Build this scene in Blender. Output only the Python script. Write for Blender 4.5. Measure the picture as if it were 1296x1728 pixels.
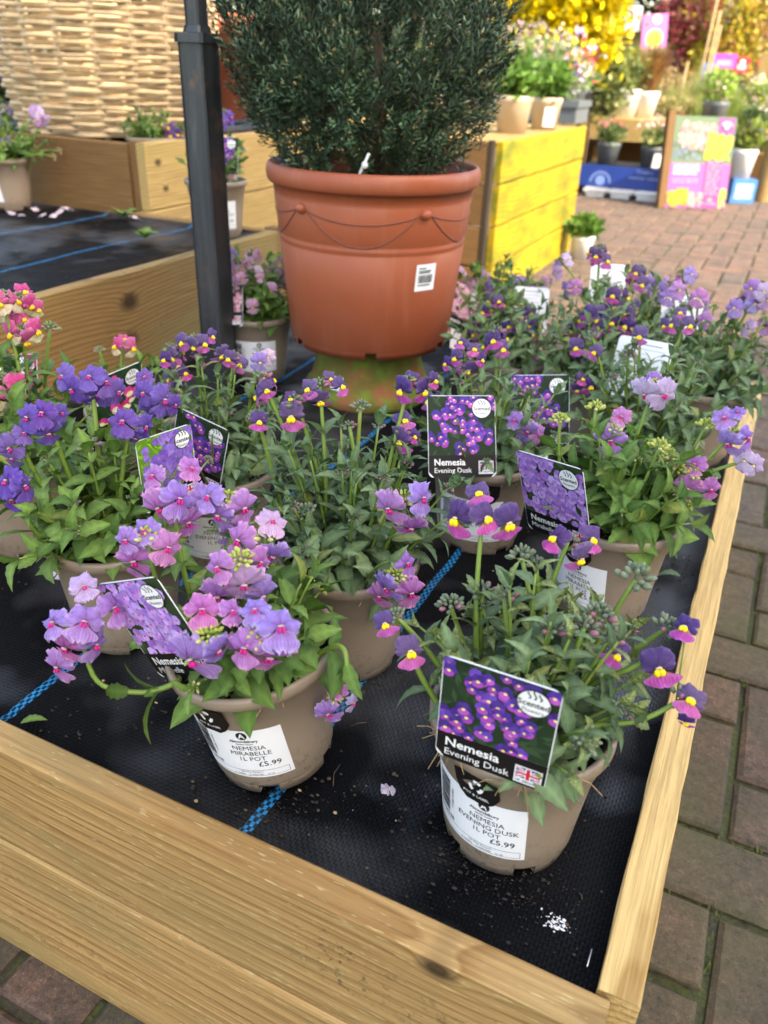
import bpy, math, random
import numpy as np
from mathutils import Vector, Matrix, noise as mnoise

# ------------------------------------------------------------------ scene, camera, sky, sun, exposure
scene = bpy.context.scene
for o in list(bpy.data.objects):
    bpy.data.objects.remove(o)
COL = scene.collection
R_ = math.radians

W, H, F = 1296.0, 1728.0, 1349.108          # photograph size and focal length in its pixels
CAM = Vector((-0.0082, -0.3184, 0.7932))
CR = Vector((0.899829, 0.434898, 0.034232))
CU = Vector((-0.240029, 0.428051, 0.871297))
CF = Vector((-0.364272, 0.792234, -0.489561))

cd = bpy.data.cameras.new('camera')
cam = bpy.data.objects.new('camera', cd)
COL.objects.link(cam)
cam.matrix_world = Matrix(((CR.x, CU.x, -CF.x, CAM.x), (CR.y, CU.y, -CF.y, CAM.y),
                           (CR.z, CU.z, -CF.z, CAM.z), (0, 0, 0, 1)))
cd.sensor_fit = 'HORIZONTAL'
cd.sensor_width = 36
cd.lens = F / W * 36
cd.clip_start = 0.02
cd.clip_end = 400
cd.dof.use_dof = True
cd.dof.focus_distance = 0.66
cd.dof.aperture_fstop = 9.5
scene.camera = cam

SUN = Vector((0.728, -0.23, 0.643)).normalized()      # direction towards the sun
world = bpy.data.worlds.new('World')
scene.world = world
world.use_nodes = True
wn = world.node_tree
bg = wn.nodes['Background']
sky = wn.nodes.new('ShaderNodeTexSky')
sky.sky_type = 'NISHITA'
sky.sun_disc = False
sky.sun_elevation = math.asin(SUN.z)
sky.sun_rotation = math.atan2(SUN.x, SUN.y)
sky.air_density = 1.0
sky.dust_density = 2.5
sky.ozone_density = 0.7
wn.links.new(sky.outputs[0], bg.inputs[0])
bg.inputs[1].default_value = 0.15
sd = bpy.data.lights.new('sun', 'SUN')
sd.energy = 2.0
sd.angle = R_(0.6)
sd.color = (1.0, 0.95, 0.86)
so = bpy.data.objects.new('sun', sd)
COL.objects.link(so)
so.rotation_euler = (-SUN).to_track_quat('-Z', 'Y').to_euler()
so.location = (6, -3, 8)
scene.view_settings.view_transform = 'Standard'
scene.view_settings.look = 'None'
scene.view_settings.exposure = 2.5
scene.view_settings.gamma = 1.0
scene.view_settings.use_white_balance = True          # camera balanced for the open shade
scene.view_settings.white_balance_temperature = 7600
scene.view_settings.white_balance_tint = 10

# ------------------------------------------------------------------ helpers
GZ = 0.0            # paving
BZ = 0.29           # membrane of the front bed
T2 = 0.455          # membrane of the second tier
T3 = 0.61           # top of the third tier

def ray(px, py):
    return CF + CR * ((px - W / 2) / F) - CU * ((py - H / 2) / F)
def at(px, py, d):
    return CAM + ray(px, py) * d
def atz(px, py, z):
    d = ray(px, py)
    return CAM + d * ((z - CAM.z) / d.z)
def aty(px, py, y):
    d = ray(px, py)
    return CAM + d * ((y - CAM.y) / d.y)

class MB:
    def __init__(s):
        s.v = []; s.f = []; s.m = []; s.c = []
    def add(s, vs, fs, m=0, col=None):
        b = len(s.v)
        s.v += [tuple(x) for x in vs]
        s.f += [tuple(i + b for i in f) for f in fs]
        s.m += [m] * len(fs)
        if col is None: col = (1, 1, 1)
        if len(col) and not hasattr(col[0], '__len__'): col = [col] * len(vs)
        s.c += [tuple(c) if len(c) == 4 else tuple(c[:3]) + (1,) for c in col]
    def box(s, a, b, m=0, col=None):
        (x0, y0, z0), (x1, y1, z1) = a, b
        s.add([(x0,y0,z0),(x1,y0,z0),(x1,y1,z0),(x0,y1,z0),(x0,y0,z1),(x1,y0,z1),(x1,y1,z1),(x0,y1,z1)],
              [(0,3,2,1),(4,5,6,7),(0,1,5,4),(1,2,6,5),(2,3,7,6),(3,0,4,7)], m, col)
    def lathe(s, prof, n=48, m=0, col=None, cen=(0, 0, 0), a0=0, a1=2 * math.pi):
        full = abs(a1 - a0 - 2 * math.pi) < 1e-6
        k = n if full else n + 1
        vs = []
        for r, z in prof:
            for i in range(k):
                a = a0 + (a1 - a0) * i / n
                vs.append((cen[0] + r * math.cos(a), cen[1] + r * math.sin(a), cen[2] + z))
        fs = []
        for j in range(len(prof) - 1):
            for i in range(n):
                i2 = (i + 1) % k
                fs.append((j * k + i, j * k + i2, (j + 1) * k + i2, (j + 1) * k + i))
        s.add(vs, fs, m, col)
    def disc(s, r, z, n=32, m=0, col=None, cen=(0, 0)):
        vs = [(cen[0] + r * math.cos(2*math.pi*i/n), cen[1] + r * math.sin(2*math.pi*i/n), z) for i in range(n)]
        s.add(vs, [tuple(range(n))], m, col)
    def tube(s, pts, rad, n=6, m=0, col=None, cap=True):
        pts = [Vector(p) for p in pts]
        if not hasattr(rad, '__len__'): rad = [rad] * len(pts)
        vs = []; pu = None
        for i, p in enumerate(pts):
            t = (pts[min(i + 1, len(pts) - 1)] - pts[max(i - 1, 0)])
            if t.length < 1e-9: t = Vector((0, 0, 1))
            t.normalize()
            if pu is None:
                pu = t.orthogonal().normalized()
            else:
                pu = (pu - t * pu.dot(t))
                if pu.length < 1e-6: pu = t.orthogonal()
                pu.normalize()
            w = t.cross(pu)
            for k in range(n):
                a = 2 * math.pi * k / n
                vs.append(p + (pu * math.cos(a) + w * math.sin(a)) * rad[i])
        fs = []
        for j in range(len(pts) - 1):
            for k in range(n):
                fs.append((j*n+k, j*n+(k+1) % n, (j+1)*n+(k+1) % n, (j+1)*n+k))
        if cap:
            fs.append(tuple(range(n))[::-1]); fs.append(tuple((len(pts)-1)*n+k for k in range(n)))
        if col is not None and hasattr(col[0], '__len__'):
            col = [c for c in col for _ in range(n)]
        s.add(vs, fs, m, col)
    def ellipsoid(s, c, r, nu=8, nv=5, m=0, col=None, axis=None):
        c = Vector(c)
        q = Vector((0, 0, 1)).rotation_difference(Vector(axis).normalized()) if axis is not None else None
        vs = []
        for j in range(nv + 1):
            th = math.pi * j / nv
            for i in range(nu):
                a = 2 * math.pi * i / nu
                d = Vector((r[0]*math.sin(th)*math.cos(a), r[1]*math.sin(th)*math.sin(a), -r[2]*math.cos(th)))
                if q: d = q @ d
                vs.append(c + d)
        fs = [(j*nu+i, j*nu+(i+1) % nu, (j+1)*nu+(i+1) % nu, (j+1)*nu+i) for j in range(nv) for i in range(nu)]
        s.add(vs, fs, m, col)
    def mesh(s, name, mats, smooth=True, colors=False):
        me = bpy.data.meshes.new(name)
        me.from_pydata(s.v, [], s.f)
        for mt in (mats if isinstance(mats, (list, tuple)) else [mats]):
            me.materials.append(mt)
        me.polygons.foreach_set('material_index', s.m)
        me.polygons.foreach_set('use_smooth', [smooth] * len(s.f))
        if colors:
            a = me.color_attributes.new('Col', 'FLOAT_COLOR', 'POINT')
            a.data.foreach_set('color', [x for c in s.c for x in c])
        me.update()
        return me

def link(name, me, parent=None, mat=None, loc=None):
    o = bpy.data.objects.new(name, me)
    COL.objects.link(o)
    if parent is not None: o.parent = parent
    if mat is not None: o.matrix_local = mat if parent is not None else mat
    elif loc is not None: o.location = loc
    return o
def tag(o, label, cat, group=None):
    o['label'] = label; o['category'] = cat
    if group: o['group'] = group
    return o
def thing(name, label, cat, loc=(0, 0, 0), group=None, rot=None):
    o = bpy.data.objects.new(name, None)
    o.empty_display_size = 0.02
    COL.objects.link(o)
    o.location = loc
    if rot is not None: o.rotation_euler = rot
    return tag(o, label, cat, group)
def struct(o):
    o['kind'] = 'structure'; return o
def stuff(o):
    o['kind'] = 'stuff'; return o

# ------------------------------------------------------------------ materials
def newmat(name):
    m = bpy.data.materials.new(name); m.use_nodes = True
    nt = m.node_tree
    return m, nt, nt.nodes['Principled BSDF']
def N(nt, typ, **kw):
    n = nt.nodes.new(typ)
    for k, v in kw.items(): setattr(n, k, v)
    return n
def L(nt, a, b): nt.links.new(a, b)
def ramp(nt, fac, stops, interp='LINEAR'):
    r = N(nt, 'ShaderNodeValToRGB'); r.color_ramp.interpolation = interp
    e = r.color_ramp.elements
    while len(e) < len(stops): e.new(0.5)
    for x, (p, c) in zip(e, stops):
        x.position = p; x.color = tuple(c[:3]) + (1,)
    if fac is not None: L(nt, fac, r.inputs[0])
    return r
def noise(nt, vec, scale, detail=4, rough=0.55, dist=0.0):
    n = N(nt, 'ShaderNodeTexNoise')
    n.inputs['Scale'].default_value = scale; n.inputs['Detail'].default_value = detail
    n.inputs['Roughness'].default_value = rough; n.inputs['Distortion'].default_value = dist
    if vec is not None: L(nt, vec, n.inputs['Vector'])
    return n
def mapping(nt, vec, scale=(1, 1, 1), loc=(0, 0, 0)):
    n = N(nt, 'ShaderNodeMapping'); n.inputs['Scale'].default_value = scale; n.inputs['Location'].default_value = loc
    L(nt, vec, n.inputs['Vector']); return n
def mixc(nt, fac, a, b, typ='MIX'):
    n = N(nt, 'ShaderNodeMix', data_type='RGBA', blend_type=typ)
    for s, v in ((n.inputs[0], fac), (n.inputs[6], a), (n.inputs[7], b)):
        if isinstance(v, (int, float)): s.default_value = v
        elif isinstance(v, (tuple, list)): s.default_value = tuple(v[:3]) + (1,)
        else: L(nt, v, s)
    return n.outputs[2]
def math_(nt, op, a, b=None, c=None):
    n = N(nt, 'ShaderNodeMath', operation=op)
    for s, v in zip(n.inputs, (a, b, c)):
        if v is None: continue
        if isinstance(v, (int, float)): s.default_value = v
        else: L(nt, v, s)
    return n.outputs[0]
def bump(nt, h, strength, dist, bsdf):
    b = N(nt, 'ShaderNodeBump'); b.inputs['Strength'].default_value = strength; b.inputs['Distance'].default_value = dist
    L(nt, h, b.inputs['Height']); L(nt, b.outputs[0], bsdf.inputs['Normal']); return b
def objvec(nt, rnd=True):
    t = N(nt, 'ShaderNodeTexCoord')
    if not rnd: return t.outputs['Object']
    oi = N(nt, 'ShaderNodeObjectInfo')
    s = N(nt, 'ShaderNodeVectorMath', operation='SCALE')
    c = N(nt, 'ShaderNodeCombineXYZ')
    for i in range(3): L(nt, oi.outputs['Random'], c.inputs[i])
    L(nt, c.outputs[0], s.inputs[0]); s.inputs['Scale'].default_value = 17.0
    a = N(nt, 'ShaderNodeVectorMath', operation='ADD')
    L(nt, t.outputs['Object'], a.inputs[0]); L(nt, s.outputs[0], a.inputs[1])
    return a.outputs[0]
def worldvec(nt):
    return N(nt, 'ShaderNodeNewGeometry').outputs['Position']

def plain(name, col, rough=0.5, var=0.12, scale=30, bumpd=0.0, spec=0.5, metallic=0, dirt=None):
    m, nt, b = newmat(name)
    v = objvec(nt)
    n = noise(nt, v, scale, 5)
    c2 = tuple(min(1, x * (1 + var)) for x in col); c1 = tuple(x * (1 - var) for x in col)
    r = ramp(nt, n.outputs[0], [(0.3, c1), (0.7, c2)])
    out = r.outputs[0]
    if dirt:
        d = noise(nt, v, dirt[1], 6, 0.7)
        f = ramp(nt, d.outputs[0], [(dirt[2], (0, 0, 0)), (dirt[2] + 0.14, (1, 1, 1))])
        out = mixc(nt, f.outputs[0], out, dirt[0])
    L(nt, out, b.inputs['Base Color'])
    b.inputs['Roughness'].default_value = rough
    b.inputs['Metallic'].default_value = metallic
    b.inputs['Specular IOR Level'].default_value = spec
    if bumpd: bump(nt, n.outputs[0], 0.6, bumpd, b)
    return m

def leafmat(name, c1, c2, trans=0.25, rough=0.45, bd=0.03):
    m, nt, b = newmat(name)
    oi = N(nt, 'ShaderNodeObjectInfo')
    a = N(nt, 'ShaderNodeAttribute', attribute_name='Col')
    v = objvec(nt)
    n = noise(nt, v, 60, 3)
    f = math_(nt, 'ADD', math_(nt, 'MULTIPLY', oi.outputs['Random'], 0.75), math_(nt, 'MULTIPLY', n.outputs[0], 0.3))
    base = mixc(nt, f, c1, c2)
    yl = ramp(nt, math_(nt, 'FRACT', math_(nt, 'MULTIPLY', oi.outputs['Random'], 37.0)), [(0.94, (0, 0, 0)), (0.97, (0.55,) * 3)]).outputs[0]
    base = mixc(nt, yl, base, (0.30, 0.30, 0.06))
    col = mixc(nt, 1.0, base, a.outputs['Color'], 'MULTIPLY')
    L(nt, col, b.inputs['Base Color'])
    b.inputs['Roughness'].default_value = rough
    b.inputs['Specular IOR Level'].default_value = 0.4
    w = noise(nt, v, 220, 3); bump(nt, w.outputs[0], 0.5, bd, b)
    if trans:
        t = N(nt, 'ShaderNodeBsdfTranslucent')
        L(nt, mixc(nt, 1.0, col, (1.0, 1.25, 0.5), 'MULTIPLY'), t.inputs[0])
        mx = N(nt, 'ShaderNodeMixShader'); mx.inputs[0].default_value = trans
        L(nt, b.outputs[0], mx.inputs[1]); L(nt, t.outputs[0], mx.inputs[2])
        L(nt, mx.outputs[0], nt.nodes['Material Output'].inputs[0])
    return m

def petalmat(name, tintA, tintB, trans=0.3, rough=0.55):
    """petal vertex colour, tinted by flower (object colour: red = towards tintB, green = paleness), with fine veins"""
    m, nt, b = newmat(name)
    oi = N(nt, 'ShaderNodeObjectInfo')
    sc = N(nt, 'ShaderNodeSeparateColor'); L(nt, oi.outputs['Color'], sc.inputs[0])
    a = N(nt, 'ShaderNodeAttribute', attribute_name='Col')
    tint = mixc(nt, sc.outputs[0], tintA, tintB)
    col = mixc(nt, 1.0, a.outputs['Color'], tint, 'MULTIPLY')
    col = mixc(nt, sc.outputs[1], col, (0.78, 0.66, 0.72))
    n = noise(nt, objvec(nt), 9, 4)
    v = math_(nt, 'ADD', math_(nt, 'MULTIPLY', a.outputs['Alpha'], 62.0), math_(nt, 'MULTIPLY', n.outputs[0], 5.0))
    vein = ramp(nt, math_(nt, 'SINE', v), [(0.0, (0.78, 0.74, 0.80)), (0.55, (1.0, 1.0, 1.0)), (1.0, (1.06, 1.06, 1.06))])
    col = mixc(nt, 0.6, col, vein.outputs[0], 'MULTIPLY')
    sh = ramp(nt, n.outputs[0], [(0.3, (0.84, 0.82, 0.86)), (0.7, (1.1, 1.1, 1.08))])
    col = mixc(nt, 1.0, col, sh.outputs[0], 'MULTIPLY')
    L(nt, col, b.inputs['Base Color'])
    b.inputs['Roughness'].default_value = rough
    b.inputs['Specular IOR Level'].default_value = 0.15
    bump(nt, math_(nt, 'SINE', v), 0.25, 0.006, b)
    t = N(nt, 'ShaderNodeBsdfTranslucent'); L(nt, col, t.inputs[0])
    mx = N(nt, 'ShaderNodeMixShader'); mx.inputs[0].default_value = trans
    L(nt, b.outputs[0], mx.inputs[1]); L(nt, t.outputs[0], mx.inputs[2])
    L(nt, mx.outputs[0], nt.nodes['Material Output'].inputs[0])
    return m

def vcol(name, rough=0.5, spec=0.4, coat=0):
    m, nt, b = newmat(name)
    a = N(nt, 'ShaderNodeAttribute', attribute_name='Col')
    L(nt, a.outputs['Color'], b.inputs['Base Color'])
    b.inputs['Roughness'].default_value = rough
    b.inputs['Specular IOR Level'].default_value = spec
    b.inputs['Coat Weight'].default_value = coat
    return m

def woodmat(name, light, dark, stain=None, stain_amt=0.5, knots=(), ring=9.0, rough=0.7, flecks=0.0, warpk=1.0):
    """sawn softwood; board lies along local X"""
    m, nt, b = newmat(name)
    t = N(nt, 'ShaderNodeTexCoord')
    base = t.outputs['Object']
    v = objvec(nt)
    # growth rings: distance from a slowly wandering pith line
    warp = noise(nt, mapping(nt, v, (0.42, 1.0, 1.0)).outputs[0], 2.2, 2)
    sep = N(nt, 'ShaderNodeSeparateXYZ'); L(nt, base, sep.inputs[0])
    oi = N(nt, 'ShaderNodeObjectInfo')
    yy = math_(nt, 'ADD', sep.outputs[1], math_(nt, 'MULTIPLY', warp.outputs[0], 0.09 * warpk))
    zz = math_(nt, 'ADD', sep.outputs[2], math_(nt, 'ADD', math_(nt, 'MULTIPLY', warp.outputs[0], 0.10 * warpk), math_(nt, 'MULTIPLY', oi.outputs['Random'], 0.07)))
    kd = None
    for (kx, kz, kr) in knots:
        dx = math_(nt, 'SUBTRACT', sep.outputs[0], kx); dz = math_(nt, 'SUBTRACT', sep.outputs[2], kz)
        d2 = math_(nt, 'SQRT', math_(nt, 'ADD', math_(nt, 'MULTIPLY', math_(nt, 'MULTIPLY', dx, dx), 0.45), math_(nt, 'MULTIPLY', dz, dz)))
        g = math_(nt, 'DIVIDE', kr, math_(nt, 'ADD', d2, kr * 0.6))
        zz = math_(nt, 'ADD', zz, math_(nt, 'MULTIPLY', math_(nt, 'MULTIPLY', g, g), 0.02))
        kk = ramp(nt, math_(nt, 'DIVIDE', d2, kr), [(0.35, (1, 1, 1)), (1.0, (0, 0, 0))]).outputs[0]
        kd = kk if kd is None else math_(nt, 'MAXIMUM', kd, kk)
    dd = math_(nt, 'SQRT', math_(nt, 'ADD', math_(nt, 'MULTIPLY', yy, yy), math_(nt, 'MULTIPLY', zz, zz)))
    uneven = noise(nt, mapping(nt, v, (0.25, 16, 16)).outputs[0], 1.0, 2)
    w = math_(nt, 'FRACT', math_(nt, 'ADD', math_(nt, 'MULTIPLY', dd, ring * 22), math_(nt, 'MULTIPLY', uneven.outputs[0], 3.2)))
    rr = ramp(nt, w, [(0.0, light), (0.55, tuple(0.85 * a + 0.15 * c for a, c in zip(light, dark))), (0.9, dark), (1.0, light)])
    col = rr.outputs[0]
    fib = noise(nt, mapping(nt, v, (9, 340, 340)).outputs[0], 1.0, 5, 0.65)
    fr = ramp(nt, fib.outputs[0], [(0.30, (0.58, 0.55, 0.52)), (0.70, (1.28, 1.28, 1.28))])
    col = mixc(nt, 0.8, col, fr.outputs[0], 'MULTIPLY')
    big = noise(nt, mapping(nt, v, (3.0, 9, 9)).outputs[0], 1.3, 4)
    if stain:
        f = ramp(nt, big.outputs[0], [(0.42, (0, 0, 0)), (0.66, (stain_amt,) * 3)])
        col = mixc(nt, f.outputs[0], col, stain)
    if flecks:
        fl = noise(nt, mapping(nt, v, (60, 420, 420)).outputs[0], 1.0, 2)
        f = ramp(nt, fl.outputs[0], [(0.64, (0, 0, 0)), (0.70, (flecks,) * 3)])
        col = mixc(nt, f.outputs[0], col, (0.72, 0.62, 0.30))
    crk = noise(nt, mapping(nt, v, (1.6, 260, 260)).outputs[0], 1.0, 2)
    cf = math_(nt, 'MULTIPLY', ramp(nt, crk.outputs[0], [(0.70, (0, 0, 0)), (0.735, (1, 1, 1))]).outputs[0], ramp(nt, big.outputs[0], [(0.45, (0, 0, 0)), (0.6, (0.8,) * 3)]).outputs[0])
    col = mixc(nt, cf, col, tuple(x * .35 for x in dark))
    # dark dirt specks and mould
    sp = noise(nt, v, 130, 4, 0.7)
    patch = noise(nt, mapping(nt, v, (6, 14, 14)).outputs[0], 1.0, 3)
    f = math_(nt, 'MULTIPLY', ramp(nt, sp.outputs[0], [(0.56, (0, 0, 0)), (0.66, (1, 1, 1))]).outputs[0],
              ramp(nt, patch.outputs[0], [(0.56, (0, 0, 0)), (0.72, (0.85,) * 3)]).outputs[0])
    col = mixc(nt, f, col, (0.07, 0.055, 0.035))
    if kd is not None:
        col = mixc(nt, math_(nt, 'MULTIPLY', kd, 0.9), col, (0.035, 0.02, 0.01))
    col = mixc(nt, 1.0, col, ramp(nt, oi.outputs['Random'], [(0.0, (0.78, 0.76, 0.74)), (0.5, (1.0, 1.0, 1.0)), (1.0, (1.12, 1.08, 1.0))]).outputs[0], 'MULTIPLY')
    L(nt, col, b.inputs['Base Color'])
    b.inputs['Roughness'].default_value = rough
    b.inputs['Specular IOR Level'].default_value = 0.25
    bump(nt, math_(nt, 'ADD', fib.outputs[0], math_(nt, 'MULTIPLY', w, 0.35)), 0.55, 0.0012, b)
    return m

def membranemat(name, lines=(), dusty=0.4):
    """woven black ground cover with blue marker yarns (running along Y at the given x)"""
    m, nt, b = newmat(name)
    g = worldvec(nt)
    sep = N(nt, 'ShaderNodeSeparateXYZ'); L(nt, g, sep.inputs[0])
    def fr(s, k, ph=0.0):
        return math_(nt, 'FRACT', math_(nt, 'ADD', math_(nt, 'MULTIPLY', s, k), ph))
    K = 1 / 0.0027
    tri = lambda x: math_(nt, 'SUBTRACT', 1.0, math_(nt, 'ABSOLUTE', math_(nt, 'SUBTRACT', math_(nt, 'MULTIPLY', x, 2.0), 1.0)))
    fx, fy = tri(fr(sep.outputs[0], K)), tri(fr(sep.outputs[1], K * 0.8))
    # plain weave: alternate over and under cells
    ck = N(nt, 'ShaderNodeTexChecker'); ck.inputs['Scale'].default_value = 1.0
    L(nt, mapping(nt, g, (K, K * 0.8, 0.0), (0.001, 0.001, 0.4)).outputs[0], ck.inputs['Vector'])
    h = mixc(nt, ck.outputs['Fac'], fx, fy)
    n1 = noise(nt, g, 9, 5, 0.6); n2 = noise(nt, g, 90, 5, 0.75); n3 = noise(nt, g, 420, 3, 0.7)
    base = ramp(nt, h, [(0.0, (0.001, 0.001, 0.001)), (0.8, (0.0052, 0.0056, 0.0066))]).outputs[0]
    dust = math_(nt, 'MULTIPLY', ramp(nt, n1.outputs[0], [(0.42, (0, 0, 0)), (0.72, (dusty,) * 3)]).outputs[0],
                 ramp(nt, n3.outputs[0], [(0.3, (0.2,) * 3), (0.7, (1, 1, 1))]).outputs[0])
    col = mixc(nt, math_(nt, 'MULTIPLY', dust, 0.35), base, (0.060, 0.052, 0.044))
    crumbs = ramp(nt, n2.outputs[0], [(0.66, (0, 0, 0)), (0.72, (1, 1, 1))]).outputs[0]
    col = mixc(nt, math_(nt, 'MULTIPLY', crumbs, 0.5), col, (0.055, 0.04, 0.028))
    spots = ramp(nt, noise(nt, g, 55, 2).outputs[0], [(0.77, (0, 0, 0)), (0.80, (1, 1, 1))]).outputs[0]
    col = mixc(nt, math_(nt, 'MULTIPLY', spots, math_(nt, 'MULTIPLY', n3.outputs[0], 0.8)), col, (0.35, 0.36, 0.36))
    for lx in lines:
        wob = math_(nt, 'MULTIPLY', math_(nt, 'SUBTRACT', noise(nt, mapping(nt, g, (0, 5, 0)).outputs[0], 1.0, 2).outputs[0], 0.5), 0.012)
        dx = math_(nt, 'ABSOLUTE', math_(nt, 'SUBTRACT', math_(nt, 'ADD', sep.outputs[0], wob), lx))
        on = math_(nt, 'LESS_THAN', dx, 0.0042)
        ck2 = N(nt, 'ShaderNodeTexChecker'); ck2.inputs['Scale'].default_value = 1.0
        L(nt, mapping(nt, g, (K * 0.95, K * 0.6, 0.0), (0.3, 0.1, 0.4)).outputs[0], ck2.inputs['Vector'])
        f = math_(nt, 'MULTIPLY', on, math_(nt, 'ADD', math_(nt, 'MULTIPLY', ck2.outputs['Fac'], 0.9), 0.1))
        f = math_(nt, 'MULTIPLY', f, ramp(nt, n2.outputs[0], [(0.3, (0.4,) * 3), (0.55, (1, 1, 1))]).outputs[0])
        col = mixc(nt, f, col, (0.012, 0.20, 0.42))
    L(nt, col, b.inputs['Base Color'])
    rg = ramp(nt, n1.outputs[0], [(0.35, (0.30,) * 3), (0.65, (0.75,) * 3)])
    L(nt, rg.outputs[0], b.inputs['Roughness'])
    L(nt, ramp(nt, noise(nt, g, 5, 3).outputs[0], [(0.46, (0.05,) * 3), (0.60, (1.0,) * 3)]).outputs[0], b.inputs['Specular IOR Level'])
    hh = math_(nt, 'ADD', h, math_(nt, 'MULTIPLY', n2.outputs[0], 0.6))
    bump(nt, hh, 0.55, 0.0007, b)
    return m

def pavermat():
    m, nt, b = newmat('paver_clay')
    oi = N(nt, 'ShaderNodeObjectInfo')
    g = worldvec(nt)
    a = N(nt, 'ShaderNodeAttribute', attribute_name='Col')      # random grey per brick in the joined far paving
    sepc = N(nt, 'ShaderNodeSeparateColor'); L(nt, a.outputs['Color'], sepc.inputs[0])
    rnd = math_(nt, 'FRACT', math_(nt, 'ADD', oi.outputs['Random'], sepc.outputs[0]))
    n1 = noise(nt, g, 14, 5, 0.6); n2 = noise(nt, g, 210, 5, 0.8); n3 = noise(nt, g, 3.2, 4)
    c = ramp(nt, rnd, [(0.0, (0.105, 0.070, 0.052)), (0.35, (0.115, 0.084, 0.064)), (0.65, (0.145, 0.090, 0.065)), (1.0, (0.088, 0.072, 0.056))]).outputs[0]
    c = mixc(nt, 0.9, c, ramp(nt, n1.outputs[0], [(0.3, (0.62, 0.64, 0.66)), (0.7, (1.35, 1.22, 1.12))]).outputs[0], 'MULTIPLY')
    c = mixc(nt, 0.8, c, ramp(nt, noise(nt, g, 75, 4, 0.7).outputs[0], [(0.35, (0.6, 0.6, 0.6)), (0.52, (1.0, 1.0, 1.0)), (0.68, (1.55, 1.4, 1.3))]).outputs[0], 'MULTIPLY')
    gr = ramp(nt, n2.outputs[0], [(0.32, (0.3, 0.3, 0.3)), (0.45, (0.9, 0.9, 0.9)), (0.58, (1.1, 1.1, 1.1)), (0.70, (2.6, 2.2, 2.0))])
    c = mixc(nt, 0.85, c, gr.outputs[0], 'MULTIPLY')
    c = mixc(nt, 0.9, c, ramp(nt, noise(nt, g, 520, 3, 0.8).outputs[0], [(0.30, (0.45, 0.45, 0.45)), (0.48, (1.0, 1.0, 1.0)), (0.60, (1.0, 1.0, 1.0)), (0.70, (2.3, 2.1, 1.9))]).outputs[0], 'MULTIPLY')
    alg = math_(nt, 'MULTIPLY', ramp(nt, n3.outputs[0], [(0.38, (0, 0, 0)), (0.64, (1, 1, 1))]).outputs[0],
                ramp(nt, n2.outputs[0], [(0.35, (0.3,) * 3), (0.65, (1,) * 3)]).outputs[0])
    sep = N(nt, 'ShaderNodeSeparateXYZ'); L(nt, g, sep.inputs[0])
    near = ramp(nt, math_(nt, 'MULTIPLY', sep.outputs[1], 0.4), [(0.4, (0.85,) * 3), (1.0, (0.0,) * 3)]).outputs[0]
    c = mixc(nt, math_(nt, 'MULTIPLY', alg, near), c, (0.075, 0.088, 0.024))
    L(nt, c, b.inputs['Base Color'])
    b.inputs['Roughness'].default_value = 0.85
    bump(nt, math_(nt, 'ADD', n2.outputs[0], n1.outputs[0]), 0.8, 0.004, b)
    return m

M = {}
M['pot'] = plain('taupe_plastic', (0.255, 0.195, 0.142), 0.42, 0.05, 12, dirt=((0.20, 0.155, 0.115), 60, 0.62))
nt = M['pot'].node_tree; b = nt.nodes['Principled BSDF']
src = b.inputs['Base Color'].links[0].from_socket
tc_ = N(nt, 'ShaderNodeTexCoord'); sp_ = N(nt, 'ShaderNodeSeparateXYZ'); L(nt, tc_.outputs['Object'], sp_.inputs[0])
foot = ramp(nt, math_(nt, 'MULTIPLY', sp_.outputs[2], 8.0), [(0.05, (0.9,) * 3), (0.40, (0.12,) * 3), (1.0, (0.05,) * 3)]).outputs[0]
spl = ramp(nt, noise(nt, objvec(nt), 170, 5, 0.75).outputs[0], [(0.54, (0, 0, 0)), (0.64, (1, 1, 1))]).outputs[0]
L(nt, mixc(nt, math_(nt, 'MULTIPLY', foot, spl), src, (0.10, 0.072, 0.048)), b.inputs['Base Color'])
scr = ramp(nt, noise(nt, objvec(nt), 35, 5, 0.7).outputs[0], [(0.4, (0.34,) * 3), (0.65, (0.55,) * 3)]).outputs[0]
L(nt, scr, b.inputs['Roughness'])
M['white_paper'] = plain('white_paper', (0.78, 0.79, 0.80), 0.45, 0.02, 40)
M['ink'] = plain('black_ink', (0.012, 0.012, 0.014), 0.4, 0.05)
M['black_card'] = plain('black_card', (0.008, 0.007, 0.007), 0.5, 0.1, spec=0.2)
M['soil'] = plain('compost', (0.030, 0.021, 0.014), 0.95, 0.5, 160, 0.004)
M['straw'] = plain('dry_straw', (0.36, 0.25, 0.12), 0.8, 0.3, 200)
M['moss'] = plain('moss', (0.085, 0.115, 0.02), 0.9, 0.4, 120)
M['print'] = vcol('printed_card', 0.55, 0.12)
M['matte_print'] = vcol('printed_board', 0.45, 0.3)
M['stem'] = leafmat('plant_stem', (0.13, 0.22, 0.03), (0.17, 0.25, 0.045), 0.0, bd=0.0004)
M['leafE'] = leafmat('leaf_grey_green', (0.058, 0.112, 0.048), (0.195, 0.280, 0.135), 0.12)
M['leafM'] = leafmat('leaf_fresh_green', (0.050, 0.120, 0.022), (0.175, 0.285, 0.060), 0.15)
M['bud'] = vcol('bud_skin', 0.55, 0.3)
M['petM'] = petalmat('petal_lilac', (0.78, 0.90, 1.08), (1.42, 0.82, 0.82))
M['petE'] = petalmat('petal_dusk', (0.95, 1.0, 1.05), (1.1, 0.95, 0.9))
M['petV'] = petalmat('petal_violet', (0.9, 0.95, 1.1), (1.1, 1.0, 0.95))
M['petP'] = petalmat('petal_pink_cream', (1.0, 0.9, 0.95), (1.0, 1.1, 1.1))
M['terracotta'] = plain('terracotta_plastic', (0.325, 0.079, 0.032), 0.45, 0.06, 9, dirt=((0.24, 0.075, 0.04), 26, 0.66))
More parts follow.
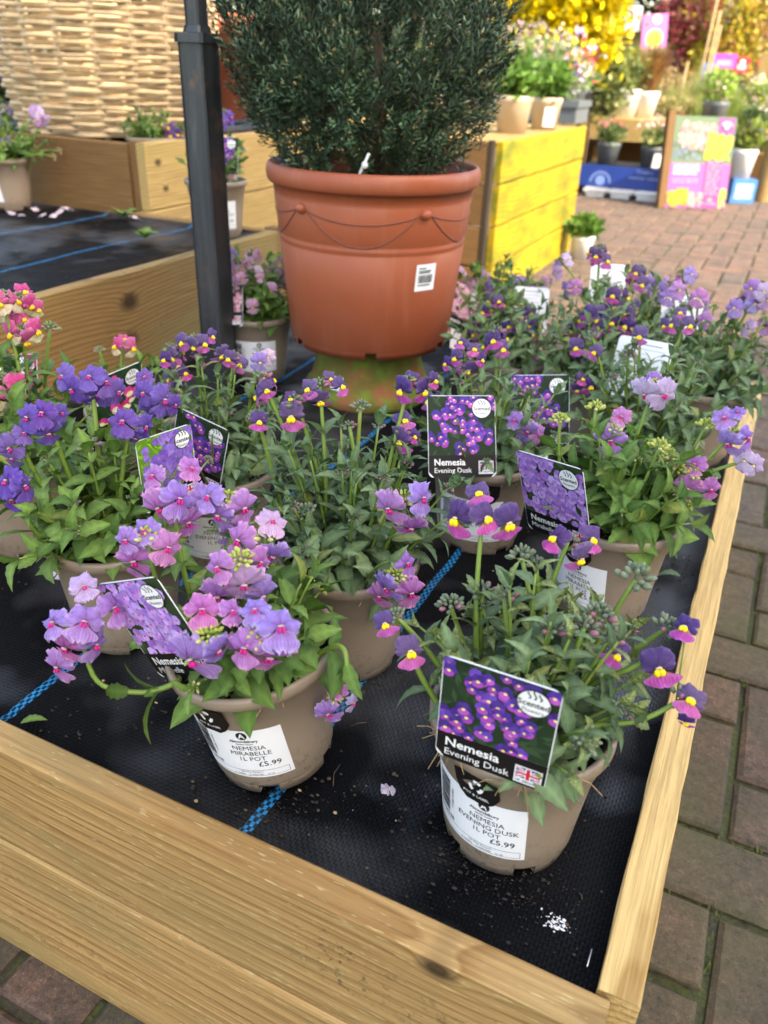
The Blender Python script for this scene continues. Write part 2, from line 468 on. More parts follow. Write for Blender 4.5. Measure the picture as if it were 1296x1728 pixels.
nt = M['terracotta'].node_tree; b = nt.nodes['Principled BSDF']; src = b.inputs['Base Color'].links[0].from_socket; v = objvec(nt)
strk = ramp(nt, noise(nt, mapping(nt, v, (38, 38, 3)).outputs[0], 1.0, 5, 0.65).outputs[0], [(0.50, (0, 0, 0)), (0.72, (0.28,) * 3)]).outputs[0]
c = mixc(nt, strk, src, (0.42, 0.17, 0.10))
spk = ramp(nt, noise(nt, v, 95, 5, 0.75).outputs[0], [(0.64, (0, 0, 0)), (0.70, (0.55,) * 3)]).outputs[0]
L(nt, mixc(nt, spk, c, (0.17, 0.055, 0.03)), b.inputs['Base Color'])
L(nt, ramp(nt, noise(nt, v, 11, 5, 0.7).outputs[0], [(0.35, (0.36,) * 3), (0.65, (0.62,) * 3)]).outputs[0], b.inputs['Roughness'])
M['tc_crease_shade'] = plain('terracotta_crease_shade', (0.17, 0.05, 0.028), 0.6, 0.1, 30)  # darker terracotta, relief shadow put into the colour of the swag cords
M['steel'] = plain('painted_steel', (0.030, 0.034, 0.038), 0.38, 0.3, 40, 0.0004, dirt=((0.085, 0.06, 0.045), 22, 0.62))
m, nt, b = newmat('painted_steel'); v = objvec(nt, False)
n1 = noise(nt, mapping(nt, v, (70, 70, 5)).outputs[0], 1.0, 5, 0.7); n2 = noise(nt, v, 26, 5, 0.7)
c = ramp(nt, n1.outputs[0], [(0.3, (0.018, 0.021, 0.025)), (0.6, (0.040, 0.045, 0.050)), (0.78, (0.10, 0.105, 0.11))]).outputs[0]
sp_ = N(nt, 'ShaderNodeSeparateXYZ'); L(nt, v, sp_.inputs[0])
up_ = ramp(nt, sp_.outputs[2], [(0.30, (0.25,) * 3), (0.50, (0.9,) * 3), (0.54, (0.3,) * 3)]).outputs[0]
f = math_(nt, 'MULTIPLY', ramp(nt, n2.outputs[0], [(0.52, (0, 0, 0)), (0.66, (1, 1, 1))]).outputs[0], up_)
L(nt, mixc(nt, f, c, (0.12, 0.075, 0.05)), b.inputs['Base Color']); b.inputs['Roughness'].default_value = 0.36; bump(nt, n2.outputs[0], 0.4, 0.0006, b)
M['steel'] = m
M['wicker'] = plain('pale_willow', (0.52, 0.37, 0.20), 0.5, 0.30, 14, 0.0006)
M['wicker_stake'] = plain('willow_stake', (0.50, 0.36, 0.20), 0.55, 0.2, 25)
M['grey_plastic'] = plain('grey_plastic', (0.09, 0.105, 0.115), 0.45, 0.1, 15)
M['dark_plastic'] = plain('dark_plastic', (0.02, 0.024, 0.027), 0.45, 0.1, 15)
M['white_plastic'] = plain('white_plastic', (0.70, 0.71, 0.70), 0.45, 0.05, 15)
M['twig'] = plain('brown_twig', (0.09, 0.055, 0.03), 0.8, 0.3, 60)
M['white_spot'] = plain('white_enamel', (0.8, 0.8, 0.78), 0.4, 0.02)

W_FRONT = woodmat('front_board_wood', (0.46, 0.285, 0.11), (0.31, 0.170, 0.056), (0.27, 0.22, 0.09), 0.55, knots=((0.40, 0.052, 0.012),), ring=3.5, flecks=0.38)
W_RAIL = woodmat('rail_wood', (0.60, 0.41, 0.165), (0.36, 0.21, 0.065), None, ring=6, warpk=0.25)
W_TIER = woodmat('tier_wood', (0.30, 0.185, 0.075), (0.15, 0.085, 0.03), (0.21, 0.19, 0.075), 0.55, knots=((0.585, 0.040, 0.020), (0.575, -0.025, 0.018)), ring=6)
W_BROWN = woodmat('weathered_and_shaded_brown_wood', (0.21, 0.115, 0.042), (0.10, 0.05, 0.016), None, knots=((0.26, -0.035, 0.014),), ring=8)
W_PALE = woodmat('pale_wood', (0.46, 0.32, 0.13), (0.26, 0.155, 0.05), (0.34, 0.26, 0.08), 0.4, knots=((-0.5, 0.03, 0.011), (-0.48, -0.03, 0.01)), ring=6)
W_DARK = woodmat('dark_post_wood', (0.045, 0.034, 0.022), (0.022, 0.016, 0.01), None, ring=6)
W_CRATE = woodmat('sunny_crate_wood', (0.46, 0.310, 0.012), (0.24, 0.150, 0.010), (0.12, 0.135, 0.010), 1.0, ring=4)  # yellow of the sunlight put into the plank colour

# ------------------------------------------------------------------ ground and paving
rnd = random.Random(4)
gm, nt, b = newmat('joint_soil_and_moss')
g = worldvec(nt)
n1 = noise(nt, g, 25, 5, 0.7); n2 = noise(nt, g, 200, 4, 0.7)
c = ramp(nt, n1.outputs[0], [(0.35, (0.05, 0.043, 0.028)), (0.55, (0.06, 0.07, 0.02)), (0.7, (0.085, 0.105, 0.022))])
L(nt, mixc(nt, 0.7, c.outputs[0], ramp(nt, n2.outputs[0], [(0.3, (0.5,) * 3), (0.7, (1.4,) * 3)]).outputs[0], 'MULTIPLY'), b.inputs['Base Color'])
b.inputs['Roughness'].default_value = 0.95
bump(nt, n2.outputs[0], 0.8, 0.004, b)
mb = MB()
S = 150
mb.add([(-S, -S, -0.009), (S, -S, -0.009), (S, S, -0.009), (-S, S, -0.009)], [(0, 1, 2, 3)])
ground = struct(link('ground', mb.mesh('ground', gm)))

PM = 0.1045
def paver_geo(mb, cx, cy, z, L_, Wd, col=None, tilt=(0, 0), ang=0, wob=None):
    hx, hy, bv, dp = L_ / 2 - 0.0050, Wd / 2 - 0.0050, 0.005, 0.03
    pts = []
    for (ix, iz) in ((0, -dp), (0, -bv * 0.8), (bv, 0.0)):
        for sx, sy in ((-1, -1), (1, -1), (1, 1), (-1, 1)):
            x, y = sx * (hx - ix), sy * (hy - ix)
            if wob: x += wob.uniform(-.0022, .0022); y += wob.uniform(-.0022, .0022)
            pts.append((cx + x, cy + y, z + iz + (x * tilt[0] + y * tilt[1])))
    fs = [(8, 9, 10, 11)]
    for k in (0, 4):
        for i in range(4):
            fs.append((k + i, k + (i + 1) % 4, k + 4 + (i + 1) % 4, k + 4 + i))
    mb.add(pts, fs, 0, col)
M['paver'] = pavermat()
pav_v = []
for k in range(5):
    for horiz in (0, 1):
        q = MB(); paver_geo(q, 0, 0, 0, *( (2 * PM, PM) if horiz else (PM, 2 * PM)), col=(0.0, 0, 0), wob=rnd)
        pav_v.append((horiz, q.mesh('paver', M['paver'], False, True)))
# the photograph's grid: joints at x = 0.10, y = 0.242
X0, Y0 = -0.001, 0.242
cells = []
for i in range(-46, 40):
    for j in range(-14, 96):
        d = (i - j) % 4
        if d == 3: cells.append((X0 + PM * (i + 1), Y0 + PM * (j + 0.5), 1))
        elif d == 2: cells.append((X0 + PM * (i + 0.5), Y0 + PM * (j + 1), 0))
def proj(p):
    d = Vector(p) - CAM
    z = d.dot(CF)
    return (W / 2 + F * d.dot(CR) / z, H / 2 - F * d.dot(CU) / z, z) if z > 0.05 else (-9999, -9999, z)
vis = []; rest = []
for cx, cy, hz in cells:
    px, py, z = proj((cx, cy, 0))
    hid = (-2.6 < cx < -0.06 and -0.06 < cy < 1.1) or (cx < -1.0 and cy < 3.0)
    if -60 < px < W + 60 and -60 < py < H + 120 and not hid: vis.append((z, cx, cy, hz))
    else: rest.append((cx, cy, hz))
vis.sort()
for z, cx, cy, hz in vis[300:]: rest.append((cx, cy, hz))
for z, cx, cy, hz in vis[:300]:
    me = rnd.choice([m for h_, m in pav_v if h_ == hz])
    o = link('paver', me, ground, loc=(cx, cy, rnd.uniform(-0.0025, 0.001)))
    o.rotation_euler = (rnd.uniform(-.008, .008), rnd.uniform(-.008, .008), rnd.uniform(-.006, .006))
mb = MB()
for cx, cy, hz in rest:
    paver_geo(mb, cx, cy, rnd.uniform(-0.0025, 0.001), *((2 * PM, PM) if hz else (PM, 2 * PM)), col=(rnd.random(), 0, 0))
stuff(link('paving', mb.mesh('paving', M['paver'], False, True), ground))
# moss and weeds growing in the joints beside the bed
mb = MB()
for k in range(7000):
    i, j = rnd.randint(-1, 6), rnd.randint(-6, 14)
    if rnd.random() < .5: x, y = X0 + PM * i + rnd.gauss(0, .005), Y0 + PM * (j + rnd.random())
    else: x, y = X0 + PM * (i + rnd.random()), Y0 + PM * j + rnd.gauss(0, .004)
    if mnoise.noise((x * 6, y * 6, 3)) < 0.02 or x < 0.03: continue
    hgt = rnd.uniform(.003, .010); a = rnd.uniform(0, 6.3); w_ = rnd.uniform(.001, .0025)
    dx, dy = math.cos(a), math.sin(a)
    mb.add([(x - dy * w_, y + dx * w_, -.008), (x + dy * w_, y - dx * w_, -.008), (x + dx * hgt * .6, y + dy * hgt * .6, -.007 + hgt)], [(0, 1, 2)])
stuff(link('joint_moss', mb.mesh('joint_moss', M['moss'], False), ground))

# ------------------------------------------------------------------ boards, beds
def board(name, a, b_, axis, mat, parent=None, bev=0.0025, rough=0.0, seed=0):
    """box from a to b_, local X along the board's length; axis = 'x' 'y' or 'z'"""
    a = Vector(a); b_ = Vector(b_); c = (a + b_) / 2; s = b_ - a
    rot = {'x': Matrix.Identity(4), 'y': Matrix.Rotation(R_(90), 4, 'Z'), 'z': Matrix.Rotation(R_(-90), 4, 'Y')}[axis]
    ls = {'x': (s.x, s.y, s.z), 'y': (s.y, s.x, s.z), 'z': (s.z, s.y, s.x)}[axis]
    hx, hy, hz = [v / 2 for v in ls]
    n = max(2, int(ls[0] / 0.03))
    r = random.Random(seed)
    mb = MB()
    sec = [(-hy, -hz + bev), (-hy + bev, -hz), (hy - bev, -hz), (hy, -hz + bev), (hy, hz - bev), (hy - bev, hz), (-hy + bev, hz), (-hy, hz - bev)]
    vs = []
    for i in range(n + 1):
        x = -hx + 2 * hx * i / n
        wy = mnoise.noise((x * 3 + seed, 0.3, seed)) * 0.0015
        wz = mnoise.noise((x * 3 + seed, 7.3, seed)) * 0.0015
        for (yy, zz) in sec:
            j = rough * (r.random() - .5)
            vs.append((x, yy + wy + j, zz + wz + rough * (r.random() - .5)))
    fs = [(i*8+k, i*8+(k+1) % 8, (i+1)*8+(k+1) % 8, (i+1)*8+k)[::-1] for i in range(n) for k in range(8)]
    fs.append(tuple(range(8))); fs.append(tuple(n * 8 + k for k in range(8))[::-1])
    mb.add(vs, fs)
    me = mb.mesh(name, mat, False)
    return link(name, me, parent, Matrix.Translation(c) @ rot)

def membrane(name, x0, x1, y0, y1, z, mat, parent, wr=0.0075, edge=0.006, step=0.011, seed=0):
    nx, ny = max(3, int((x1 - x0) / step)), max(3, int((y1 - y0) / step))
    mb = MB(); vs = []
    for j in range(ny + 1):
        for i in range(nx + 1):
            x, y = x0 + (x1 - x0) * i / nx, y0 + (y1 - y0) * j / ny
            d = min(x - x0, x1 - x, y - y0, y1 - y)
            ridge = 1 - abs(mnoise.noise((x * 4.2 + y * 1.3 + seed, y * 2.2, seed))) * 2
            w_ = wr * (mnoise.noise((x * 5, y * 5, seed + 1)) * 0.9 + 0.9 * max(0, ridge - 0.5) + 0.25 * mnoise.noise((x * 22, y * 22, seed)))
            e = max(0, 1 - d / 0.014)
            vs.append((x, y, z - 0.003 + w_ * min(1, d / .02) + edge * e * e))
    fs = [(j*(nx+1)+i, j*(nx+1)+i+1, (j+1)*(nx+1)+i+1, (j+1)*(nx+1)+i) for j in range(ny) for i in range(nx)]
    mb.add(vs, fs)
    return link(name, mb.mesh(name, mat), parent)

M['mem1'] = membranemat('membrane_front', (-0.262, -0.51, -0.76))
M['mem2'] = membranemat('membrane_tier', (-1.22, -1.47, -1.72, -1.97), 0.7)
bed = thing('raised_display_bed', 'front raised display bed of sawn timber lined with black woven membrane', 'display bed', (-0.5, 0.6, 0))
def inbed(o, root): o.matrix_parent_inverse = Matrix.Translation(-Vector(root.location)); return o
inbed(board('front_board', (-0.996, -0.026, 0.178), (0.010, 0.0, BZ + 0.013), 'x', W_FRONT, bed, seed=1), bed)
inbed(board('front_board', (-0.996, -0.0285, 0.001), (0.006, -0.001, 0.1765), 'x', W_FRONT, bed, seed=2), bed)
inbed(board('side_board', (0.0005, 0.0025, 0.165), (0.027, 1.225, BZ + 0.013), 'y', W_RAIL, bed, 0.0015, 0.0012, seed=3), bed)
inbed(board('side_board', (0.0005, 0.0025, 0.001), (0.0255, 1.225, 0.163), 'y', W_RAIL, bed, 0.0015, 0.001, seed=4), bed)
inbed(board('back_board', (-0.998, 1.2275, 0.001), (0.027, 1.252, BZ + 0.012), 'x', W_FRONT, bed, seed=5), bed)
inbed(membrane('membrane', -0.9975, 0.0, 0.0015, 1.226, BZ, M['mem1'], bed), bed)

tier = thing('stepped_display_tier', 'middle display tier with knotty timber side board and black membrane top', 'display tier', (-1.6, 0.4, 0))
inbed(board('side_board', (-1.022, -0.9, BZ - 0.002), (-0.998, 1.217, T2 + 0.011), 'y', W_TIER, tier, seed=7), tier)
inbed(board('side_board', (-1.024, -0.9, 0.12), (-1.000, 1.217, BZ - 0.004), 'y', W_TIER, tier, seed=17), tier)
inbed(board('back_board', (-1.40, 1.2185, 0.001), (-1.001, 1.243, T2 + 0.008), 'x', W_TIER, tier, seed=8), tier)
inbed(board('corner_post', (-1.048, 1.244, 0.001), (-1.003, 1.28, T2 + 0.010), 'z', W_BROWN, tier, seed=9), tier)
inbed(membrane('membrane', -2.9, -1.0225, -0.9, 1.2175, T2, M['mem2'], tier, 0.006, seed=5, step=0.02), tier)

top = thing('upper_display_tier', 'upper timber display box with dark brown front and pale side boards', 'display tier', (-2.0, 1.8, 0))
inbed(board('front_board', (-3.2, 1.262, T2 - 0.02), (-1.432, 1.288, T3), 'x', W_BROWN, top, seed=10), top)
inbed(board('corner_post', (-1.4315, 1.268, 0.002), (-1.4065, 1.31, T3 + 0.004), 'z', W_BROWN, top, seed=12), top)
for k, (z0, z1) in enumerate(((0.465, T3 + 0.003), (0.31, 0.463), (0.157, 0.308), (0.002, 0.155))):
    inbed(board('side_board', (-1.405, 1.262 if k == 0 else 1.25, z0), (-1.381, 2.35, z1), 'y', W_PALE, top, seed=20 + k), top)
inbed(membrane('membrane', -3.2, -1.41, 1.29, 2.35, T3 - 0.012, M['mem2'], top, 0.004, seed=8, step=0.03), top)

crate = thing('timber_planter_crate', 'tall square crate of yellow sunlit planks with dark corner posts behind the terracotta pot', 'crate', (-1.5, 3.2, 0))
for k in range(4):
    z0, z1 = 0.002 + k * 0.143, 0.002 + k * 0.143 + 0.1365
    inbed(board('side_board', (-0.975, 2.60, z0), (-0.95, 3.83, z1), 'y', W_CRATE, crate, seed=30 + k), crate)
    inbed(board('front_board', (-2.0, 2.574, z0), (-0.998, 2.598, z1), 'x', W_BROWN, crate, seed=40 + k), crate)  # browner wood carries the shade of this face in its colour
for x, y in ((-0.997, 2.572), (-0.99, 3.79)):
    inbed(board('corner_post', (x, y, 0.001), (x + 0.021, y + 0.026, 0.572), 'z', W_DARK, crate, seed=47), crate)
inbed(board('top_panel', (-2.0, 2.60, 0.548), (-0.977, 3.83, 0.562), 'x', W_PALE, crate, seed=48), crate)

# ------------------------------------------------------------------ lettering
_tc = {}
def text2d(s, size, bold=0.0, align='CENTER', space=1.0):
    key = (s, size, bold, align, space)
    if key in _tc: return _tc[key]
    cu = bpy.data.curves.new('lettering', 'FONT')
    cu.body = s; cu.size = size; cu.align_x = align; cu.align_y = 'CENTER'
    cu.offset = bold * size; cu.resolution_u = 2; cu.space_character = space
    ob = bpy.data.objects.new('lettering', cu); COL.objects.link(ob)
    dg = bpy.context.evaluated_depsgraph_get()
    me = bpy.data.meshes.new_from_object(ob.evaluated_get(dg))
    v = [(x.co.x, x.co.y) for x in me.vertices]; f = [tuple(p.vertices) for p in me.polygons]
    bpy.data.objects.remove(ob); bpy.data.meshes.remove(me); bpy.data.curves.remove(cu)
    _tc[key] = (v, f)
    return v, f
def put_text(mb, fn, s, x, y, size, m, h, bold=0.0, align='CENTER', rot=0.0, col=None, space=1.0, sx=1.0):
    v, f = text2d(s, size, bold, align, space)
    c, sn = math.cos(rot), math.sin(rot)
    mb.add([fn(x + a * sx * c - b_ * sn, y + a * sx * sn + b_ * c, h) for a, b_ in v], f, m, col)
def put_quad(mb, fn, x0, y0, x1, y1, m, h, col=None, n=1):
    vs = []; fs = []
    for i in range(n + 1):
        x = x0 + (x1 - x0) * i / n
        vs += [fn(x, y0, h), fn(x, y1, h)]
    for i in range(n): fs.append((2*i, 2*i+2, 2*i+3, 2*i+1))
    mb.add(vs, fs, m, col)
def put_disc(mb, fn, x, y, rx, ry, m, h, col=None, n=20, a0=0, a1=6.28318):
    mb.add([fn(x + rx * math.cos(a0 + (a1 - a0) * i / n), y + ry * math.sin(a0 + (a1 - a0) * i / n), h) for i in range(n)], [tuple(range(n))], m, col)
def put_line(mb, fn, pts, w, m, h, col=None):
    vs = []; fs = []
    for i, (x, y) in enumerate(pts):
        a = pts[max(i - 1, 0)]; c = pts[min(i + 1, len(pts) - 1)]
        dx, dy = c[0] - a[0], c[1] - a[1]; l = math.hypot(dx, dy) or 1
        vs += [fn(x - dy / l * w / 2, y + dx / l * w / 2, h), fn(x + dy / l * w / 2, y - dx / l * w / 2, h)]
    for i in range(len(pts) - 1): fs.append((2*i, 2*i+1, 2*i+3, 2*i+2))
    mb.add(vs, fs, m, col)

# ------------------------------------------------------------------ nemesia: leaves, petals, buds
def leaf_mesh(name, Ln, Wd, droop, serr, mat, seed, fold=0.35):
    r = random.Random(seed); mb = MB(); nu = 9
    vs = []; cs = []
    for i in range(nu + 1):
        u = i / nu
        w_ = Wd / 2 * (math.sin(math.pi * min(1, u ** 0.72 * 0.97 + 0.03)) ** 0.85) + 0.0006 * (1 - u)
        if 1 < i < nu: w_ *= 1 + 1.5 * serr * (1 if i % 2 else -1)
        z0 = Ln * (0.16 * math.sin(u * 2.2) - droop * u * u)
        y = Ln * u * (1 - 0.10 * droop * u)
        tw = 0.15 * math.sin(u * 3 + seed)
        for k in (-2, -1, 0, 1, 2):
            x = w_ * k / 2
            z = z0 + abs(k) / 2 * w_ * fold - (0.10 * w_ if abs(k) == 2 else 0) + x * tw
            vs.append((x, y, z))
            c = {0: 1.5, 1: 1.0, 2: 0.88}[abs(k)]
            if i % 2 and abs(k) == 1: c *= 1.22
            if i % 2 == 0 and abs(k) == 2: c *= 1.12
            cs.append((c, c, c * 0.95))
    fs = [(i*5+k, i*5+k+1, (i+1)*5+k+1, (i+1)*5+k) for i in range(nu) for k in range(4)]
    mb.add(vs, fs, 0, cs)
    return mb.mesh(name, mat, True, True)
LEAF = {}
for key, mat in (('E', M['leafE']), ('M', M['leafM'])):
    wd = 1.0 if key == 'E' else 1.12
    LEAF[key] = [leaf_mesh('leaf', 1.0, 0.40 * wd, 0.25, 0.06, mat, 1), leaf_mesh('leaf', 1.0, 0.34 * wd, 0.45, 0.07, mat, 2),
                 leaf_mesh('leaf', 1.0, 0.44 * wd, 0.10, 0.05, mat, 3), leaf_mesh('leaf', 1.0, 0.30 * wd, 0.05, 0.09, mat, 4)]

def petal_geo(mb, ang, Ln, Wd, r0, cup, frill, seed, cols, notch=0.0, nu=8, nv=6, m=0, lift=0.0, y0=0.0):
    """cols: base, middle, edge"""
    r = random.Random(seed); ph = r.uniform(0, 6.28)
    vs = []; cs = []
    ca, sa = math.cos(ang), math.sin(ang)
    for i in range(nu + 1):
        u = i / nu
        sm = min(1, u / .58); w_ = Wd * ((0.20 + 0.80 * sm * sm * (3 - 2 * sm)) if u < .58 else math.sqrt(max(0, 1 - ((u - .58) / .455) ** 2)))
        for k in range(-nv // 2, nv // 2 + 1):
            v = 2 * k / nv
            rr = Ln * u * (1 - 0.10 * v * v * u - notch * math.exp(-(v / 0.22) ** 2) * u * u)
            x = w_ * v
            fz = frill * u * u * (math.sin(v * 7.5 + ph) * 0.6 + math.sin(v * 13 + ph * 2) * 0.4)
            fr_ = frill * 0.9 * u ** 3 * math.sin(v * 9 + ph * 1.7)
            yy = r0 + rr + fr_
            z = lift + cup * u * u - 0.10 * u * (1 - u) + fz - 0.17 * v * v * u * (0.4 + 0.6 * math.sin(math.pi * min(1, u * 1.1) * .8))
            X = x * ca - yy * sa; Y = x * sa + yy * ca + y0
            vs.append((X, Y, z))
            t = min(1, u * 1.0); e = max(0, (max(u, (abs(v) if u > .25 else 0) * .98) - 0.78) / 0.22) ** 1.3
            vein = 0.90 + 0.10 * math.cos(v * 16) - 0.10 * (1 - u)
            c = [cols[0][q] + (cols[1][q] - cols[0][q]) * min(1, t * 2.2) for q in range(3)]
            c = [c[q] + (cols[2][q] - c[q]) * e for q in range(3)]
            cs.append([q * vein for q in c] + [v * .5 + .5])
    n = nv + 1
    fs = [(i*n+k, i*n+k+1, (i+1)*n+k+1, (i+1)*n+k) for i in range(nu) for k in range(nv)]
    mb.add(vs, fs, m, cs)

SPEC = {
 'M': dict(mat='petM', up=((0.30, 0.08, 0.40), (0.40, 0.235, 0.62), (0.68, 0.50, 0.78)), lip=((0.48, 0.06, 0.36), (0.47, 0.26, 0.62), (0.72, 0.54, 0.78)),
           th=(0.55, 0.012, 0.20), bud=((0.24, 0.32, 0.05), (0.40, 0.42, 0.10)), tip=(0.55, 0.52, 0.25), frill=0.050, size=0.0278),
 'E': dict(mat='petE', up=((0.05, 0.018, 0.11), (0.095, 0.045, 0.205), (0.20, 0.125, 0.33)), lip=((0.60, 0.32, 0.05), (0.62, 0.085, 0.44), (0.70, 0.22, 0.58)),
           th=(0.90, 0.60, 0.012), bud=((0.10, 0.14, 0.075), (0.17, 0.20, 0.13)), tip=(0.38, 0.10, 0.19), frill=0.012, size=0.0225),
 'V': dict(mat='petV', up=((0.10, 0.02, 0.26), (0.155, 0.075, 0.40), (0.23, 0.14, 0.50)), lip=((0.16, 0.03, 0.30), (0.165, 0.08, 0.42), (0.25, 0.15, 0.52)),
           th=(0.42, 0.02, 0.20), bud=((0.12, 0.17, 0.07), (0.20, 0.24, 0.12)), tip=(0.24, 0.10, 0.26), frill=0.045, size=0.0262),
 'P': dict(mat='petP', up=((0.60, 0.02, 0.16), (0.70, 0.09, 0.27), (0.74, 0.24, 0.44)), lip=((0.80, 0.42, 0.03), (0.80, 0.70, 0.36), (0.80, 0.72, 0.60)),
           th=(0.92, 0.48, 0.01), bud=((0.12, 0.18, 0.07), (0.20, 0.26, 0.12)), tip=(0.55, 0.15, 0.22), frill=0.02, size=0.027),
 'L': dict(mat='petM', up=((0.38, 0.20, 0.55), (0.47, 0.32, 0.66), (0.60, 0.45, 0.74)), lip=((0.60, 0.42, 0.55), (0.50, 0.36, 0.68), (0.64, 0.50, 0.76)),
           th=(0.75, 0.55, 0.20), bud=((0.14, 0.22, 0.06), (0.24, 0.30, 0.10)), tip=(0.50, 0.12, 0.20), frill=0.03, size=0.026),
 'K': dict(mat='petP', up=((0.62, 0.24, 0.42), (0.70, 0.40, 0.56), (0.78, 0.55, 0.66)), lip=((0.75, 0.40, 0.30), (0.72, 0.44, 0.58), (0.80, 0.60, 0.70)),
           th=(0.80, 0.45, 0.12), bud=((0.14, 0.22, 0.06), (0.24, 0.30, 0.10)), tip=(0.60, 0.16, 0.20), frill=0.02, size=0.022),
}
def build_petals(sp, seed, wide=1.0):
    d = SPEC[sp]; fr = d['frill']; res = []
    r = random.Random(seed)
    if sp in 'MVL':
        lay = [(27, .45, .215, .04), (-27, .45, .215, .04), (80, .45, .205, .04), (-80, .45, .205, .04)]
        lipd = (180, .52, .40, .03, 0.10)
    else:
        lay = [(33, .47, .25, .02), (-33, .47, .25, .02), (92, .34, .13, .05), (-92, .34, .13, .05)]
        lipd = (180, .47, .43, .05, 0.12)
    for k, (a, Ln, Wd, r0) in enumerate(lay):
        q = MB()
        petal_geo(q, R_(a + r.uniform(-5, 5)), Ln * r.uniform(.94, 1.06), Wd * wide, r0, r.uniform(-.14, -.02), fr, seed * 10 + k, d['up'], lift=(0.03, 0.0, 0.015, -0.01)[k], y0=0.02)
        res.append(q)
    q = MB(); a, Ln, Wd, r0, nt_ = lipd
    petal_geo(q, R_(a + r.uniform(-4, 4)), Ln, Wd * wide, r0, r.uniform(-.10, .06), fr * 1.1, seed * 10 + 7, d['lip'], notch=nt_, nv=8, lift=0.02, y0=0.0)
    res.append(q)
    return res
def build_throat(sp):
    d = SPEC[sp]; q = MB(); c = d['th']
    if sp in 'MV':
        for s in (-1, 1): q.ellipsoid((s * 0.045, -0.085, 0.035), (0.038, 0.07, 0.045), 8, 5, 0, c)
        q.ellipsoid((0, 0.01, 0.03), (0.085, 0.03, 0.035), 8, 4, 0, (0.5, 0.32, 0.35))
    elif sp == 'K' or sp == 'L':
        q.ellipsoid((0, -0.05, 0.03), (0.07, 0.06, 0.04), 8, 5, 0, c)
    else:
        for s in (-1, 1): q.ellipsoid((s * 0.06, -0.11, 0.05), (0.082, 0.10, 0.065), 8, 5, 0, c)
        q.ellipsoid((0, 0.0, 0.02), (0.09, 0.04, 0.03), 8, 4, 0, (0.60, 0.45, 0.30))
    return q
def build_calyx(sp):
    q = MB()
    q.tube([(0, 0, -0.30), (0, 0.0, -0.14), (0, 0, 0.0)], [0.02, 0.05, 0.075], 7, 0, (0.75, 1.0, 0.6))
    for k in range(5):
        a = k * 1.2566
        c, s = math.cos(a), math.sin(a)
        q.add([(-s*.03, c*.03, -.18), (s*.03, -c*.03, -.18), (c*.13, s*.13, -.06)], [(0, 1, 2)], 0, (0.8, 1.0, 0.7))
    q.tube([(0, -0.03, -0.06), (0, -0.12, -0.16), (0, -0.16, -0.26)], [0.035, 0.025, 0.012], 6, 0, (2.6, 2.0, 2.4))
    return q
FLOWER = {}
for sp in SPEC:
    d = SPEC[sp]; var = []
    for s in range(4):
        pets = build_petals(sp, s + 1, (1.0, 1.08, 0.94, 1.02)[s])
        joined = MB()
        cx = build_calyx(sp)
        joined.add(cx.v, cx.f, 1, [c[:3] for c in cx.c])
        for q in pets: joined.add(q.v, q.f, 0, q.c)
        t = build_throat(sp); joined.add(t.v, t.f, 2, [c[:3] for c in t.c])
        var.append(dict(one=joined.mesh('flower', [M[d['mat']], M['leafM'], M['bud']], True, True),
                        petals=[q.mesh('petal', M[d['mat']], True, True) for q in pets],
                        throat=t.mesh('throat', M['bud'], True, True), calyx=cx.mesh('calyx', M['leafM'], True, True)))
    FLOWER[sp] = var
def bud_mesh(sp, n, seed, size):
    d = SPEC[sp]; r = random.Random(seed); q = MB()
    for k in range(n):
        t = k / max(1, n - 1)
        a = k * 2.399 + r.uniform(-.3, .3)
        rad = size * (0.15 + 0.95 * (1 - t) ** 0.7)
        z = size * (0.9 * t) + r.uniform(-.1, .1) * size
        s = size * (0.36 - 0.16 * t) * r.uniform(.85, 1.15)
        dirv = Vector((math.cos(a) * rad, math.sin(a) * rad, 0.35 * size + z * .6)).normalized()
        f = r.random(); c = [d['bud'][0][i] + (d['bud'][1][i] - d['bud'][0][i]) * f for i in range(3)]
        if k < n * 0.35 and r.random() < (.3 if sp in 'EV' else .55): c = [x * .35 + y * .65 for x, y in zip(c, d['tip'])]
        q.ellipsoid((math.cos(a) * rad, math.sin(a) * rad, z), (s * .66, s * .66, s * 1.2), 7, 5, 0, c, dirv)
    q.tube([(0, 0, -size), (0, 0, size * .8)], size * .12, 5, 0, d['bud'][0])
    return q.mesh('bud_cluster', M['bud'], True, True)
BUDS = {sp: [bud_mesh(sp, n, i, 0.0075) for i, n in enumerate((18, 14, 22))] for sp in SPEC}

# ------------------------------------------------------------------ nursery pots
PR, PH_, PB = 0.065, 0.115, 0.047       # rim radius, height, base radius of a one litre pot
def pot_r(z): return PB + (PR - 0.005 - PB) * (z / PH_)
def pot_mesh():
    mb = MB()
    prof = [(0.0, 0.006), (PB - 0.008, 0.006), (PB - 0.003, 0.004), (PB + 0.0005, 0.010), (pot_r(0.012) + .0004, 0.012), (pot_r(0.03), 0.03), (pot_r(0.06), 0.06), (pot_r(0.085), 0.085),
            (pot_r(0.087) + 0.0014, 0.0872), (pot_r(0.103) + 0.0014, 0.103), (PR - 0.0022, 0.1045), (PR, 0.106), (PR, 0.1125), (PR - 0.001, 0.1148),
            (PR - 0.0035, 0.115), (PR - 0.005, 0.1135), (pot_r(0.10) - 0.0012, 0.10), (pot_r(0.07) - 0.0015, 0.07), (0.0, 0.068)]
    mb.lathe(prof, 72)
    for k in range(5):                                        # foot ring with gaps
        a0 = k * 2 * math.pi / 5 + 0.12; a1 = a0 + 2 * math.pi / 5 - 0.34
        mb.lathe([(PB - 0.007, 0.006), (PB - 0.006, 0.0), (PB - 0.001, 0.0), (PB, 0.0095)], 12, a0=a0, a1=a1)
    return mb.mesh('pot', M['pot'])
